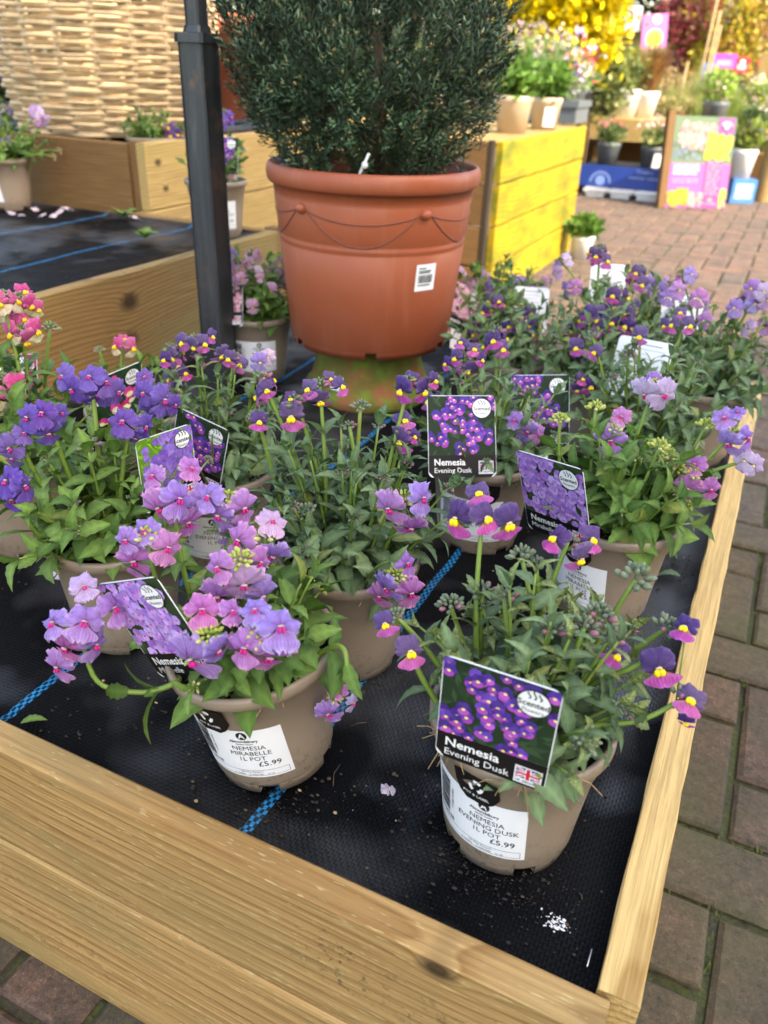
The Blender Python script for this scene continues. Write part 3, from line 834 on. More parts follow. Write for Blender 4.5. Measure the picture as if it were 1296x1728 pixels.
POT = pot_mesh()
def soil_mesh(seed):
    r = random.Random(seed); mb = MB(); n, k = 24, 6; R0 = pot_r(0.098) - 0.001
    vs = [(0, 0, 0.098)]; fs = []
    for j in range(1, k + 1):
        for i in range(n):
            a = 2 * math.pi * i / n; rr = R0 * j / k
            vs.append((rr * math.cos(a), rr * math.sin(a), 0.097 + (0.004 * mnoise.noise((rr * 60 * math.cos(a), rr * 60 * math.sin(a), seed)) if j < k else 0)))
    for i in range(n): fs.append((0, 1 + i, 1 + (i + 1) % n))
    for j in range(k - 1):
        for i in range(n): fs.append((1 + j*n + i, 1 + (j+1)*n + i, 1 + (j+1)*n + (i+1) % n, 1 + j*n + (i+1) % n))
    mb.add(vs, fs)
    return mb.mesh('compost', M['soil'])
SOIL = [soil_mesh(3), soil_mesh(9)]
def litter_mesh(seed, n=130):
    r = random.Random(seed); mb = MB()
    for k in range(n):
        a = r.uniform(0, 6.28); rr = 0.058 * math.sqrt(r.uniform(.3, 1)); x, y = rr * math.cos(a), rr * math.sin(a)
        b_ = r.uniform(0, 6.28); l = r.uniform(.004, .014)
        z = 0.1 + r.uniform(0, .003)
        mb.tube([(x, y, z), (x + l * math.cos(b_) * .5, y + l * math.sin(b_) * .5, z + r.uniform(0, .004)), (x + l * math.cos(b_), y + l * math.sin(b_), z + r.uniform(-.002, .003))], 0.0004, 3, 0 if r.random() < .62 else 1)
    return mb.mesh('straw_and_moss', [M['straw'], M['moss']])
LITTER = [litter_mesh(1), litter_mesh(2)]

def sticker_mesh(name2, phi0, seed, zc=0.050):
    """price sticker wrapped on the pot wall"""
    mb = MB(); w_, h_ = 0.081, 0.056
    def fn(s, t, h):
        z = zc + t - 0.10 * s * 0; r = pot_r(z) + 0.0004 + h
        a = phi0 + s / r
        return (r * math.cos(a), r * math.sin(a), z)
    put_grid = []
    nx, ny = 22, 4
    vs = [fn(-w_/2 + w_ * i / nx, -h_/2 + h_ * j / ny, 0) for j in range(ny + 1) for i in range(nx + 1)]
    mb.add(vs, [(j*(nx+1)+i, j*(nx+1)+i+1, (j+1)*(nx+1)+i+1, (j+1)*(nx+1)+i) for j in range(ny) for i in range(nx)], 0)
    r = random.Random(seed); e = 0.00025
    y = -h_/2 + 0.017
    while y < h_/2 - 0.006:                                  # barcode, turned on its side
        t = r.choice((0.0004, 0.0007, 0.0011)); put_quad(mb, fn, -w_/2 + 0.006, y, -w_/2 + 0.020, y + t, 1, e, n=4); y += t + r.choice((0.0004, 0.0006, 0.0009))
    put_text(mb, fn, '5 018867 034481', -w_/2 + 0.0235, 0.006, 0.0030, 1, e, rot=R_(90))
    put_text(mb, fn, '15068348', -w_/2 + 0.015, -h_/2 + 0.0125, 0.0052, 1, e)
    cx = 0.0125
    put_disc(mb, fn, cx - 0.002, 0.0222, 0.0042, 0.0042, 1, e)
    put_text(mb, fn, 'A', cx - 0.002, 0.0222, 0.0068, 0, 2 * e, 0.03)
    put_text(mb, fn, 'Almondsbury', cx - 0.002, 0.0158, 0.0040, 1, e, 0.02)
    put_text(mb, fn, 'Garden Centre', cx - 0.002, 0.0126, 0.0021, 1, e, 0.02)
    for k, s in enumerate(('NEMESIA', name2, '1L POT')):
        put_text(mb, fn, s, cx, 0.0076 - 0.0064 * k, 0.0066, 1, e, 0.0)
    put_text(mb, fn, '\u00a35.99', cx + 0.012, -0.0118, 0.0080, 1, e, 0.004)
    x0, x1, y0, y1 = -w_/2 + 0.012, w_/2 - 0.003, -h_/2 + 0.002, -h_/2 + 0.0085
    for q in ((x0, y1, x1, y1 + 0.0003), (x0, y0, x1, y0 + 0.0003), (x1 - 0.0003, y0, x1, y1)): put_quad(mb, fn, *q, 1, e, n=12)
    put_text(mb, fn, 'UK Plant Passport', cx - 0.004, -h_/2 + 0.0068, 0.0024, 1, e)
    put_text(mb, fn, 'A 109804     C 56001085     D UK', cx - 0.003, -h_/2 + 0.0036, 0.0023, 1, e)
    return mb.mesh('price_sticker', [M['white_paper'], M['ink']], False)
def tab_mesh(phi0):
    """black recycling tab of the plant label hanging over the rim"""
    mb = MB(); e = 0.0003
    def fn(s, t, h):
        z = 0.088 + t; r = pot_r(min(z, 0.1)) + 0.0022 + h + (0.003 if z > 0.1 else 0)
        a = phi0 + s / r
        return (r * math.cos(a), r * math.sin(a), z)
    pts = [(-0.017, 0.013), (-0.017, -0.002), (-0.013, -0.009), (-0.007, -0.013), (0.007, -0.013), (0.013, -0.009), (0.017, -0.002), (0.017, 0.013)]
    mb.add([fn(x, y, 0) for x, y in pts] + [fn(x, y, -0.0006) for x, y in pts], [tuple(range(8))] + [(i, (i+1) % 8, 8+(i+1) % 8, 8+i) for i in range(8)], 0)
    for k in range(3):                                        # recycling arrows
        a = R_(90 + 120 * k)
        p = [(0.0045 * math.cos(a + t), 0.003 + 0.0045 * math.sin(a + t)) for t in (-.75, -.3, .15, .5)]
        put_line(mb, fn, p, 0.0026, 1, e)
    put_text(mb, fn, 'POT & LABEL', 0, -0.0062, 0.0034, 1, e)
    return mb.mesh('recycling_tab', [M['black_card'], M['white_paper']], False)

# ------------------------------------------------------------------ plant label cards
def card_print(kind, w_, h_, seed):
    r = random.Random(seed); mb = MB(); fn = lambda x, y, h: (x, y, h)
    yb = -h_/2 + 0.27 * h_
    if kind == 'back': return None
    bgc = {'E': (0.018, 0.035, 0.016), 'M': (0.03, 0.05, 0.02), 'V': (0.10, 0.22, 0.02), 'P': (0.02, 0.05, 0.02), 'K': (0.10, 0.07, 0.06)}[kind]
    X, Y = w_/2 - 0.0006, h_/2 - 0.0006
    put_quad(mb, fn, -X, yb, X, Y, 0, 0.0006, bgc)
    for k in range(70):                                        # leaves in the printed picture
        x, y = r.uniform(-X, X), r.uniform(yb, Y); a = r.uniform(0, 3.14); l = r.uniform(.004, .010); q = r.uniform(.6, 2.2)
        c, s = math.cos(a), math.sin(a)
        pts = [(x + l*c, y + l*s), (x - s*l*.28, y + c*l*.28), (x - l*c, y - l*s), (x + s*l*.28, y - c*l*.28)]
        mb.add([(max(-X, min(X, px)), max(yb, min(Y, py)), 0.00062 + k * 2e-6) for px, py in pts], [(0, 1, 2, 3)], 0, tuple(v * q for v in bgc))
    pal = {'E': ([(0.07, 0.03, 0.24), (0.11, 0.05, 0.32), (0.06, 0.03, 0.19)], [(0.33, 0.06, 0.36), (0.42, 0.09, 0.42)], (0.9, 0.75, 0.15), 95, .0046),
           'M': ([(0.34, 0.20, 0.55), (0.28, 0.13, 0.47), (0.45, 0.30, 0.65)], [(0.42, 0.22, 0.58), (0.50, 0.30, 0.62)], (0.5, 0.05, 0.22), 210, .0045),
           'V': ([(0.16, 0.08, 0.38), (0.22, 0.13, 0.47)], [(0.20, 0.10, 0.42), (0.28, 0.18, 0.52)], (0.3, 0.08, 0.3), 150, .0042),
           'P': ([(0.50, 0.03, 0.16), (0.60, 0.05, 0.25)], [(0.80, 0.75, 0.5), (0.75, 0.72, 0.55)], (0.95, 0.6, 0.05), 34, .0062),
           'K': ([(0.55, 0.26, 0.36), (0.62, 0.33, 0.42)], [(0.66, 0.42, 0.48), (0.7, 0.5, 0.52)], (0.6, 0.3, 0.25), 210, .0040)}[kind]
    up, lip, th, n, sz = pal
    clumps = [(r.uniform(-X, X), r.uniform(yb, Y)) for _ in range(5)] + [(-X*.3, Y*.7), (X*.2, Y*.2), (X*.15, yb + .012), (-X*.8, yb + .012)]
    if kind == 'V': clumps = [(X * .3, yb + t * (Y - yb)) for t in (.1, .25, .4, .55, .7, .85)] + [(X*.7, yb + .02), (-X*.2, yb + .02)]
    for k in range(n):
        c = r.choice(clumps); sd_ = .0075 if kind in 'EP' else .015
        x, y = r.gauss(c[0], sd_), r.gauss(c[1], sd_)
        if abs(x) > X or y > Y or y < yb + .001: continue
        h0 = 0.0008 + k * 6e-6; s = sz * r.uniform(.8, 1.15); a = r.uniform(-.5, .5)
        def cl(p): return (max(-X, min(X, p[0])), max(yb, min(Y, p[1])))
        def blob(dx, dy, rx, ry, colr, h):
            pts = []
            for i in range(9):
                t = i * 6.2832 / 9
                ux, uy = dx + rx * math.cos(t), dy + ry * math.sin(t)
                pts.append(cl((x + ux * math.cos(a) - uy * math.sin(a), y + ux * math.sin(a) + uy * math.cos(a))) + (h,))
            mb.add(pts, [tuple(range(9))], 0, colr)
        cu = r.choice(up)
        for j, (dx, dy) in enumerate(((-.8, .1), (.8, .1), (-.35, .7), (.35, .7))):
            q = r.uniform(.75, 1.3); blob(dx * s * .7, dy * s * .8, s * .5, s * .55, tuple(v * q for v in cu), h0 + j * 1e-6)
        q = r.uniform(.8, 1.2); blob(0, -s * .5, s * .75, s * .55, tuple(v * q for v in r.choice(lip)), h0 + 5e-6)
        blob(0, -s * .12, s * .24, s * .2, th, h0 + 8e-6)
    return mb.mesh('printed_picture', M['print'], False, True)

def label_card(key, label, kind, cen, right, up, w_, h_, name2=None, group='plant label cards in the nemesia pots'):
    right = Vector(right).normalized(); up = Vector(up); up = (up - right * up.dot(right)).normalized(); nz = right.cross(up)
    mt = Matrix(((right.x, up.x, nz.x, cen[0]), (right.y, up.y, nz.y, cen[1]), (right.z, up.z, nz.z, cen[2]), (0, 0, 0, 1)))
    mb = MB(); cr = 0.006; pts = []
    for sx, sy, a0 in ((1, 1, 0), (-1, 1, 90), (-1, -1, 180), (1, -1, 270)):
        for k in range(5):
            a = R_(a0 + 22.5 * k)
            pts.append((sx * (w_/2 - cr) + cr * math.cos(a), sy * (h_/2 - cr) + cr * math.sin(a)))
    n = len(pts)
    bend = lambda x, y: 0.0
    mb.add([(x, y, 0.0005) for x, y in pts] + [(x, y, 0) for x, y in pts],
           [tuple(range(n)), tuple(range(n, 2 * n))[::-1]] + [(i, (i+1) % n, n+(i+1) % n, n+i)[::-1] for i in range(n)], 0)
    # tongue pushed into the compost
    if key not in ('C1', 'C2', 'C5', 'C6'): mb.add([(-w_*.16, -h_/2 + .002, .0004), (w_*.16, -h_/2 + .002, .0004), (w_*.10, -h_/2 - .035, .0004), (-w_*.10, -h_/2 - .035, .0004)], [(0, 1, 2, 3)], 0)
    o = bpy.data.objects.new('plant_label_card', mb.mesh('plant_label_card', [M['white_paper']], False)); COL.objects.link(o)
    o.matrix_world = mt
    tag(o, label, 'plant label', group)
    fn = lambda x, y, h: (x, y, h)
    if kind == 'back':
        q = MB(); y = h_/2 - .008
        r = random.Random(len(label))
        put_quad(q, fn, -w_*.25, y, w_*.30, y + .0012, 0, .0006, (0.25, 0.25, 0.27))
        for k in range(6):
            y -= .006; put_quad(q, fn, -w_*.4, y, w_*r.uniform(.0, .4), y + .0008, 0, .0006, (0.45, 0.45, 0.47))
        link('small_print', q.mesh('small_print', M['print'], False, True), o)
        return o
    link('printed_picture', card_print(kind, w_, h_, sum(map(ord, key))), o)
    q = MB(); ty = -h_/2 + 0.27 * h_
    band = [(x, y) for x, y in pts if y < 0]
    X = w_/2
    q.add([(-X + cr, -h_/2, .0007), (X - cr, -h_/2, .0007), (X - .0004, -h_/2 + cr, .0007), (X - .0004, ty, .0007), (-X + .0004, ty, .0007), (-X + .0004, -h_/2 + cr, .0007)], [tuple(range(6))], 0)
    link('name_band', q.mesh('name_band', M['black_card'], False), o)
    q = MB()
    if name2:
        put_text(q, fn, 'Nemesia', -w_*.42, ty - .0078, 0.0098, 0, .0010, 0.020, 'LEFT')
        put_text(q, fn, name2, -w_*.42, ty - .0165, 0.0076, 0, .0010, 0.0, 'LEFT')
        link('lettering', q.mesh('lettering', M['white_spot'], False), o)
    q = MB(); bx, by = w_*.29, h_*.34; br = w_*.135
    put_disc(q, fn, bx, by, br * 1.07, br * 1.07, 1, .0022, n=28); put_disc(q, fn, bx, by, br, br, 0, .0024, n=28)
    put_text(q, fn, 'Scented', bx, by - .0005, .0058, 1, .0026, 0.018); put_text(q, fn, 'Flowers', bx, by - .0055, .0040, 1, .0026)
    for k in (-1, 0, 1):
        s = 1.0 if k == 0 else .8
        put_line(q, fn, [(bx + k * .0032 + .0009 * math.sin(t * 5.5), by + .0035 + (t * .0058) * s) for t in [i / 8 for i in range(9)]], .0009, 1, .0026)
    link('scented_badge', q.mesh('scented_badge', [M['white_spot'], M['ink']], False), o)
    q = MB(); fx, fy, fw_, fh = w_*.345, ty - .0115, .0075, .0045       # half sizes of the flag
    put_quad(q, fn, fx - fw_ - .0008, fy - fh - .0045, fx + fw_ + .0008, fy + fh + .0008, 0, .0009, (.8, .8, .8))
    put_quad(q, fn, fx - fw_, fy - fh, fx + fw_, fy + fh, 0, .0010, (.03, .04, .25))
    for sgn in (-1, 1): put_line(q, fn, [(fx - fw_, fy - sgn * fh), (fx + fw_, fy + sgn * fh)], .0020, 0, .0011 + sgn * 2e-5, (.8, .8, .8))
    for sgn in (-1, 1): put_line(q, fn, [(fx - fw_, fy - sgn * fh), (fx + fw_, fy + sgn * fh)], .0008, 0, .0012 + sgn * 2e-5, (.55, .02, .04))
    put_quad(q, fn, fx - .0018, fy - fh, fx + .0018, fy + fh, 0, .0013, (.8, .8, .8)); put_quad(q, fn, fx - fw_, fy - .0014, fx + fw_, fy + .0014, 0, .00132, (.8, .8, .8))
    put_quad(q, fn, fx - .0011, fy - fh, fx + .0011, fy + fh, 0, .0014, (.55, .02, .04)); put_quad(q, fn, fx - fw_, fy - .0008, fx + fw_, fy + .0008, 0, .00142, (.55, .02, .04))
    put_text(q, fn, 'UK GROWN', fx, fy - fh - .0021, .0027, 0, .0014, 0.02, col=(.02, .02, .05))
    link('flag', q.mesh('flag', M['print'], False, True), o)
    return o

CARDS = (
    ('C2', 'slanting card lettered Nemesia Evening Dusk in the front corner pot', 'E', (-0.0896, 0.0246, 0.4607), (0.999, 0.027, -0.02), (0.022, -0.063, 0.998), 0.0692, 0.0828, 'Evening Dusk'),
    ('C1', 'strongly tilted card lettered Mirabelle, half covered by lilac flowers, in the leaning front pot', 'M', (-0.3368, 0.0241, 0.4389), (0.892, -0.101, 0.441), (-0.45, -0.114, 0.886), 0.0716, 0.0878, 'Mirabelle'),
    ('C5', 'upright card lettered Evening Dusk straight in front of the terracotta pot', 'E', (-0.2668, 0.4378, 0.4442), (0.828, 0.561, -0.023), (-0.27, 0.41, 0.87), 0.0755, 0.0885, 'Evening Dusk'),
    ('C6', 'tilted card lettered Mirabelle in the pot beside the side rail', 'M', (-0.1423, 0.3599, 0.4357), (0.911, -0.396, 0.117), (-0.203, -0.183, 0.962), 0.0774, 0.0935, 'Mirabelle'),
    ('C4', 'card picturing a violet flower spike on bright green', 'V', (-0.4700, 0.2010, 0.457), (0.25, 0.968, -0.01), (-0.044, 0.01, 0.999), 0.0610, 0.0730, None),
    ('C9', 'tilted dark blue card behind the violet spike card', 'E', (-0.4951, 0.2776, 0.4377), (0.976, 0.021, -0.215), (0.214, 0.058, 0.975), 0.0633, 0.0773, None),
    ('C10', 'card picturing white and magenta flowers in the pink and cream nemesia', 'P', (-0.7581, 0.2719, 0.4536), (0.821, 0.57, 0.012), (-0.317, 0.439, 0.841), 0.0714, 0.0845, None),
    ('C15', 'card picturing cream and red flowers peeping between violet clusters', 'P', (-0.6584, 0.3398, 0.4353), (0.176, 0.981, 0.087), (0.191, -0.121, 0.974), 0.0736, 0.0882, None),
    ('C11', 'pale pink card standing just behind the steel post', 'K', (-0.8297, 0.782, 0.436), (0.951, 0.29, 0.107), (-0.221, 0.397, 0.891), 0.0735, 0.0918, 'Nemesia'),
    ('C12', 'dark pink card tucked behind the terracotta pot', 'K', (-0.489, 1.0187, 0.4202), (0.655, 0.64, -0.403), (-0.108, 0.606, 0.788), 0.0719, 0.0853, 'Nemesia'),
    ('C13', 'blue card showing through dusky foliage behind the Evening Dusk card', 'E', (-0.2311, 0.6296, 0.4135), (0.913, 0.405, 0.057), (-0.224, 0.379, 0.898), 0.074, 0.0917, None),
    )
CARDF = []
for _k, _l, _kd, _c, _r, _u, _w, _h, _n in CARDS:
    _r = Vector(_r).normalized(); _u = Vector(_u); _u = (_u - _r * _u.dot(_r)).normalized()
    CARDF.append((Vector(_c), _r, _u, _r.cross(_u), _w / 2, _h / 2, 0.014 if _k == 'C1' else 0.045))
def fouls_card(p):
    """a leaf lying against the printed face of a card"""
    for c, r_, u_, n_, hw, hh, dm in CARDF:
        d = p - c
        if -0.003 < d.dot(n_) < dm and abs(d.dot(r_)) < hw + .003 and abs(d.dot(u_)) < hh + .002: return True
    return False

# ------------------------------------------------------------------ a potted nemesia
def basis(z, yhint):
    z = z.normalized(); x = yhint.cross(z)
    if x.length < 1e-5: x = z.orthogonal()
    x.normalize(); y = z.cross(x)
    return Matrix(((x.x, y.x, z.x), (x.y, y.y, z.y), (x.z, y.z, z.z))).to_4x4()
def bez(p0, p1, p2, n):
    return [p0 * (1 - t) ** 2 + p1 * (2 * t * (1 - t)) + p2 * t * t for t in [i / n for i in range(n + 1)]]
def chain(pts, n):
    """smooth line through points (Catmull-Rom)"""
    out = []; P = [pts[0] * 2 - pts[1]] + pts + [pts[-1] * 2 - pts[-2]]
    for i in range(1, len(P) - 2):
        a, b_, c, d = P[i-1], P[i], P[i+1], P[i+2]
        for k in range(n):
            t = k / n
            out.append(0.5 * ((2 * b_) + (c - a) * t + (2 * a - 5 * b_ + 4 * c - d) * t * t + (3 * b_ - a - 3 * c + d) * t ** 3))
    out.append(P[-2]); return out

def nemesia(label, pos, sp, heads, fill=16, seed=1, leafk=None, near=False, dome=(0.075, 0.085), zb=BZ, tilt=None, sticker=None, spin=0.0, leaf=1.0, tab=False, group=None, sdeg=-28, stemfill=True, detail=True):
    r = random.Random(seed)
    lk = leafk or ('E' if sp in 'E' else 'M')
    root = thing('potted_nemesia', label, 'potted plant', (pos[0], pos[1], zb), group or 'nemesia plants in taupe one litre pots')
    if tilt:
        root.rotation_euler = (tilt[0], tilt[1], 0)
        root.location.z += PB * 0.85 * (abs(math.sin(tilt[0])) + abs(math.sin(tilt[1]))) - 0.001
    bpy.context.view_layer.update()
    mw = Matrix.LocRotScale(root.location, root.rotation_euler, None)
    inv = mw.inverted()
    def add(name, me, m4, parent=None, minv=None):
        o = bpy.data.objects.new(name, me); COL.objects.link(o)
        o.parent = parent or root
        o.matrix_local = (minv or inv) @ m4
        return o
    pot = link('pot', POT, root); pot.rotation_euler = (0, 0, r.uniform(0, 6))
    link('compost', SOIL[seed % 2], root)
    stuff(link('straw_and_moss', LITTER[seed % 2], root))
    tocam = CAM - Vector((pos[0], pos[1], zb + .1)); phic = math.atan2(tocam.y, tocam.x)
    if sticker:
        rz = pot.rotation_euler.z
        link('price_sticker', sticker_mesh(sticker, phic + R_(sdeg) - rz, seed), pot)
    if tab:
        link('recycling_tab', tab_mesh(phic + R_(tab if tab is not True else -20)), root)
    if seed == 12:
        q_ = MB(); rr_ = random.Random(5)
        for k in range(70):
            a_ = phic + rr_.choice((-.75, -.7, .05, .12, .5)) + rr_.gauss(0, .10); r_a = rr_.uniform(.056, .067); z_ = .112 + rr_.uniform(0, .006); l_ = rr_.uniform(.006, .02); b_ = rr_.uniform(0, 6.28)
            p_ = Vector((r_a * math.cos(a_), r_a * math.sin(a_), z_)); e_ = p_ + Vector((l_ * math.cos(b_), l_ * math.sin(b_), rr_.uniform(-.012, .004)))
            if e_.xy.length < .066: e_.z = max(e_.z, .112)
            q_.tube([p_, p_.lerp(e_, .5) + Vector((0, 0, .003)), e_], .00035, 3)
        stuff(link('dry_roots', q_.mesh('dry_roots', M['straw']), root))
    axis = mw.to_3x3() @ Vector((0, 0, 1)); P0 = mw @ Vector((0, 0, 0.098))
    nh = Vector((-tocam.x, -tocam.y, 0)).normalized()           # horizontal, away from the camera
    def place(px, py, doff):
        d = ray(px, py); P = P0 + nh * doff
        t = (P - CAM).dot(nh) / d.dot(nh)
        return CAM + d * t
    leaves_ = []
    def leafpair(p, tang, ang, size, spread):
        q = tang.orthogonal().normalized()
        q = Matrix.Rotation(ang, 3, tang) @ q
        for s in (1, -1):
            if r.random() < .04: continue
            d = (q * s * math.sin(spread) + tang * math.cos(spread)).normalized()
            d = (d + Vector((0, 0, -0.15 * r.random()))).normalized()
            z = (tang - d * tang.dot(d)); z = z.normalized() if z.length > 1e-4 else d.orthogonal()
            x = d.cross(z)
            sc = size * r.uniform(.8, 1.2)
            m4 = Matrix(((x.x, d.x, z.x, p.x), (x.y, d.y, z.y, p.y), (x.z, d.z, z.z, p.z), (0, 0, 0, 1))) @ Matrix.Scale(sc, 4)
            leaves_.append((r.choice(LEAF[lk]), m4))
    def stem(pts, r0, r1, leaves, lsize, bare=0.0, seglen=0.02):
        mb = MB(); n = len(pts)
        loc = [inv @ p for p in pts]
        cols = [(1.0, 1.0, 1.0) if r.random() < 2 else (1, 1, 1) for _ in pts]
        mb.tube(loc, [r0 + (r1 - r0) * i / (n - 1) for i in range(n)], 6, 0, cols)
        link('stem', mb.mesh('stem', M['stem'], True, True), root)
        if not leaves: return
        # nodes along the arc
        acc = [0]
        for i in range(1, n): acc.append(acc[-1] + (pts[i] - pts[i-1]).length)
        tot = acc[-1]; s = seglen * 0.6; k = r.randint(0, 1)
        while s < tot * (1 - bare):
            i = max(j for j in range(n) if acc[j] <= s); i = min(i, n - 2)
            t = (s - acc[i]) / max(1e-6, acc[i+1] - acc[i])
            p = pts[i].lerp(pts[i+1], t); tg = (pts[i+1] - pts[i]).normalized()
            f = s / tot
            sz = lsize * (1.15 - 0.65 * f)
            leafpair(p, tg, R_(90) * k + r.uniform(-.4, .4), sz, R_(r.uniform(48, 78)))
            if r.random() < .25: leafpair(p, tg, R_(90) * k + R_(45) + r.uniform(-.3, .3), sz * .45, R_(r.uniform(30, 55)))
            k += 1
            s += seglen * (1 - 0.35 * f) * r.uniform(.8, 1.2)
    def flower(p, face, upv, size, s):
        v = r.choice(FLOWER[s])
        m4 = Matrix.Translation(p) @ basis(face, upv) @ Matrix.Rotation(r.uniform(-.4, .4), 4, 'Z') @ Matrix.Scale(size * r.uniform(.92, 1.08), 4)
        # keep local Y towards 'up'
        pk_ = r.random(); pk_ = pk_ * .4 if r.random() < .55 else .55 + pk_ * .45
        pale = r.uniform(.35, .65) if (s in 'MLK' and r.random() < .13) else r.uniform(0, .12)
        oc = (pk_, pale, 0, 1)
        if near:
            o = add('flower', v['calyx'], m4)
            for pm in v['petals']:
                c = link('petal', pm, o); c.color = oc
            link('throat', v['throat'], o)
        else:
            add('flower', v['one'], m4).color = oc
    for hd in heads:
        px, py, doff, fl = hd[:4]
        opt = hd[4] if len(hd) > 4 else {}
        s = opt.get('sp', sp); size = SPEC[s]['size'] * opt.get('k', 1.0)
        tip = place(px, py, doff)
        ang = r.uniform(0, 6.28); br = r.uniform(0.005, 0.03)
        base = P0 + (mw.to_3x3() @ Vector((br * math.cos(ang), br * math.sin(ang), -0.004)))
        horiz = Vector((tip.x - base.x, tip.y - base.y, 0))
        if horiz.length > 0.02: base = base + horiz.normalized() * min(0.03, horiz.length * 0.4) * (1 if horiz.length < .09 else 1.2)
        if 'via' in opt:
            pts = chain([base] + [place(*v) for v in opt['via']] + [tip], 6)
        else:
            ln = (tip - base).length
            ctrl = base + axis * ln * 0.45 + horiz * 0.18 + Vector((r.uniform(-.012, .012), r.uniform(-.012, .012), 0))
            pts = bez(base, ctrl, tip, 12)
        stem(pts, 0.0025 if sp != 'V' else 0.0031, 0.0016 if sp != 'V' else 0.0020, True, 0.033 * leaf, bare=opt.get('bare', 0.24), seglen=0.030)
        tg = (pts[-1] - pts[-2]).normalized()
        tgu = (tg + Vector((0, 0, 0.5))).normalized()
        m4 = Matrix.Translation(tip) @ basis(tgu, Vector((1, 0, 0))) @ Matrix.Scale(opt.get('b', 1.0 if fl else 1.1) * (0.8 if s in 'KL' else 1), 4)
        add('bud_cluster', r.choice(BUDS[s]), m4)
        cv = (CAM - tip).normalized()
        if isinstance(fl, int):
            for k in range(fl):
                a = 2 * math.pi * (k + r.uniform(-.25, .25)) / max(3, fl) + opt.get('a', ang)
                q = tgu.orthogonal().normalized(); q = Matrix.Rotation(a, 3, tgu) @ q
                lvl = -0.004 - 0.009 * (k % 2) - r.uniform(0, .004)
                if fl > 7: lvl -= 0.008 * (k % 3)
                p = tip + q * size * r.uniform(.48, .72) + tgu * lvl
                face = (q * 1.15 + tgu * r.uniform(-.1, .4) + cv * 0.6).normalized()
                flower(p, face, tgu, size, s)
        else:
            for f in fl:
                fx, fy = f[0], f[1]; sz = size * (f[2] if len(f) > 2 else 1)
                dz = f[3] if len(f) > 3 else 0.0
                p = place(fx, fy, doff); off = p - tip
                p = p - nh * (0.012 - min(0.024, off.length * 0.45) - dz)
                out = off.normalized() if off.length > 1e-4 else cv
                face = (cv * 1.0 + out * (0.9 if len(fl) > 2 else 0.25) + Vector((r.uniform(-.4, .4), r.uniform(-.2, .2), r.uniform(-.35, .3))) * (1 if len(fl) > 2 else .5)).normalized()
                flower(p, face, (Vector((0, 0, 1)) + out * .4), sz, s)
                mbp = MB(); q0 = inv @ (tip - tgu * .006); q2 = inv @ (p - face * sz * .28); 
                mbp.tube([q0, q0.lerp(q2, .5) + Vector((0, 0, .001)), q2], 0.0006, 5, 0, (1, 1, 1))
                link('pedicel', mbp.mesh('pedicel', M['stem'], True, True), root)
    fill = int(fill * 1.35)
    for k in range(fill):                                       # leafy side shoots
        a = 2.399 * k + r.uniform(-.4, .4); f = math.sqrt((k + .5) / fill)
        R1 = dome[0] * f * r.uniform(.75, 1.1); h = dome[1] * (1 - 0.62 * f * f) * r.uniform(.65, 1.12) + 0.012
        base = P0 + mw.to_3x3() @ Vector((R1 * .38 * math.cos(a), R1 * .38 * math.sin(a), -0.004))
        tip = P0 + mw.to_3x3() @ Vector((R1 * math.cos(a), R1 * math.sin(a), h))
        ctrl = base.lerp(tip, .5) + axis * 0.012 + (tip - base).cross(axis) * 0.1
        pts = bez(base, ctrl, tip, 6)
        stem(pts, 0.0015, 0.0009, True, 0.036 * leaf * r.uniform(.8, 1.2), seglen=0.025)
        tg = (pts[-1] - pts[-2]).normalized()
        leafpair(tip, tg, r.uniform(0, 3), 0.020 * leaf, R_(32))
        if r.random() < .3: add('bud_cluster', r.choice(BUDS[sp]), Matrix.Translation(tip) @ basis(tg, Vector((1, 0, 0))) @ Matrix.Scale(.6, 4))
    for k in range(int(6 + fill * .35)):                               # big basal leaves
        a = r.uniform(0, 6.28)
        d = mw.to_3x3() @ Vector((math.cos(a), math.sin(a), r.uniform(.15, .9))); d.normalize()
        p = P0 + mw.to_3x3() @ Vector((0.02 * math.cos(a), 0.02 * math.sin(a), r.uniform(0, .02)))
        z = axis - d * axis.dot(d); z.normalize(); x = d.cross(z); sc = r.uniform(.038, .054) * leaf
        leaves_.append((r.choice(LEAF[lk]), Matrix(((x.x, d.x, z.x, p.x), (x.y, d.y, z.y, p.y), (x.z, d.z, z.z, p.z), (0, 0, 0, 1))) @ Matrix.Scale(sc, 4)))
    leaves_ = [q for q in leaves_ if not any(fouls_card(q[1] @ Vector((0, t_, 0))) for t_ in (0, .5, 1))]
    leaves_.sort(key=lambda q: -q[1].to_scale().y / (q[1].translation - CAM).length + 2.0 * (q[1].translation - CAM).length * 0.1)
    for me, m4 in leaves_[:300]: add('leaf', me, m4)
    if len(leaves_) > 300:
        mb = MB()
        for me, m4 in leaves_[300:]:
            k4 = inv @ m4
            mb.add([k4 @ v.co for v in me.vertices], [tuple(f.vertices) for f in me.polygons], 0, [tuple(c.color)[:3] for c in me.color_attributes['Col'].data])
        stuff(link('inner_leaves', mb.mesh('inner_leaves', LEAF[lk][0].materials[0], True, True), root))
    return root

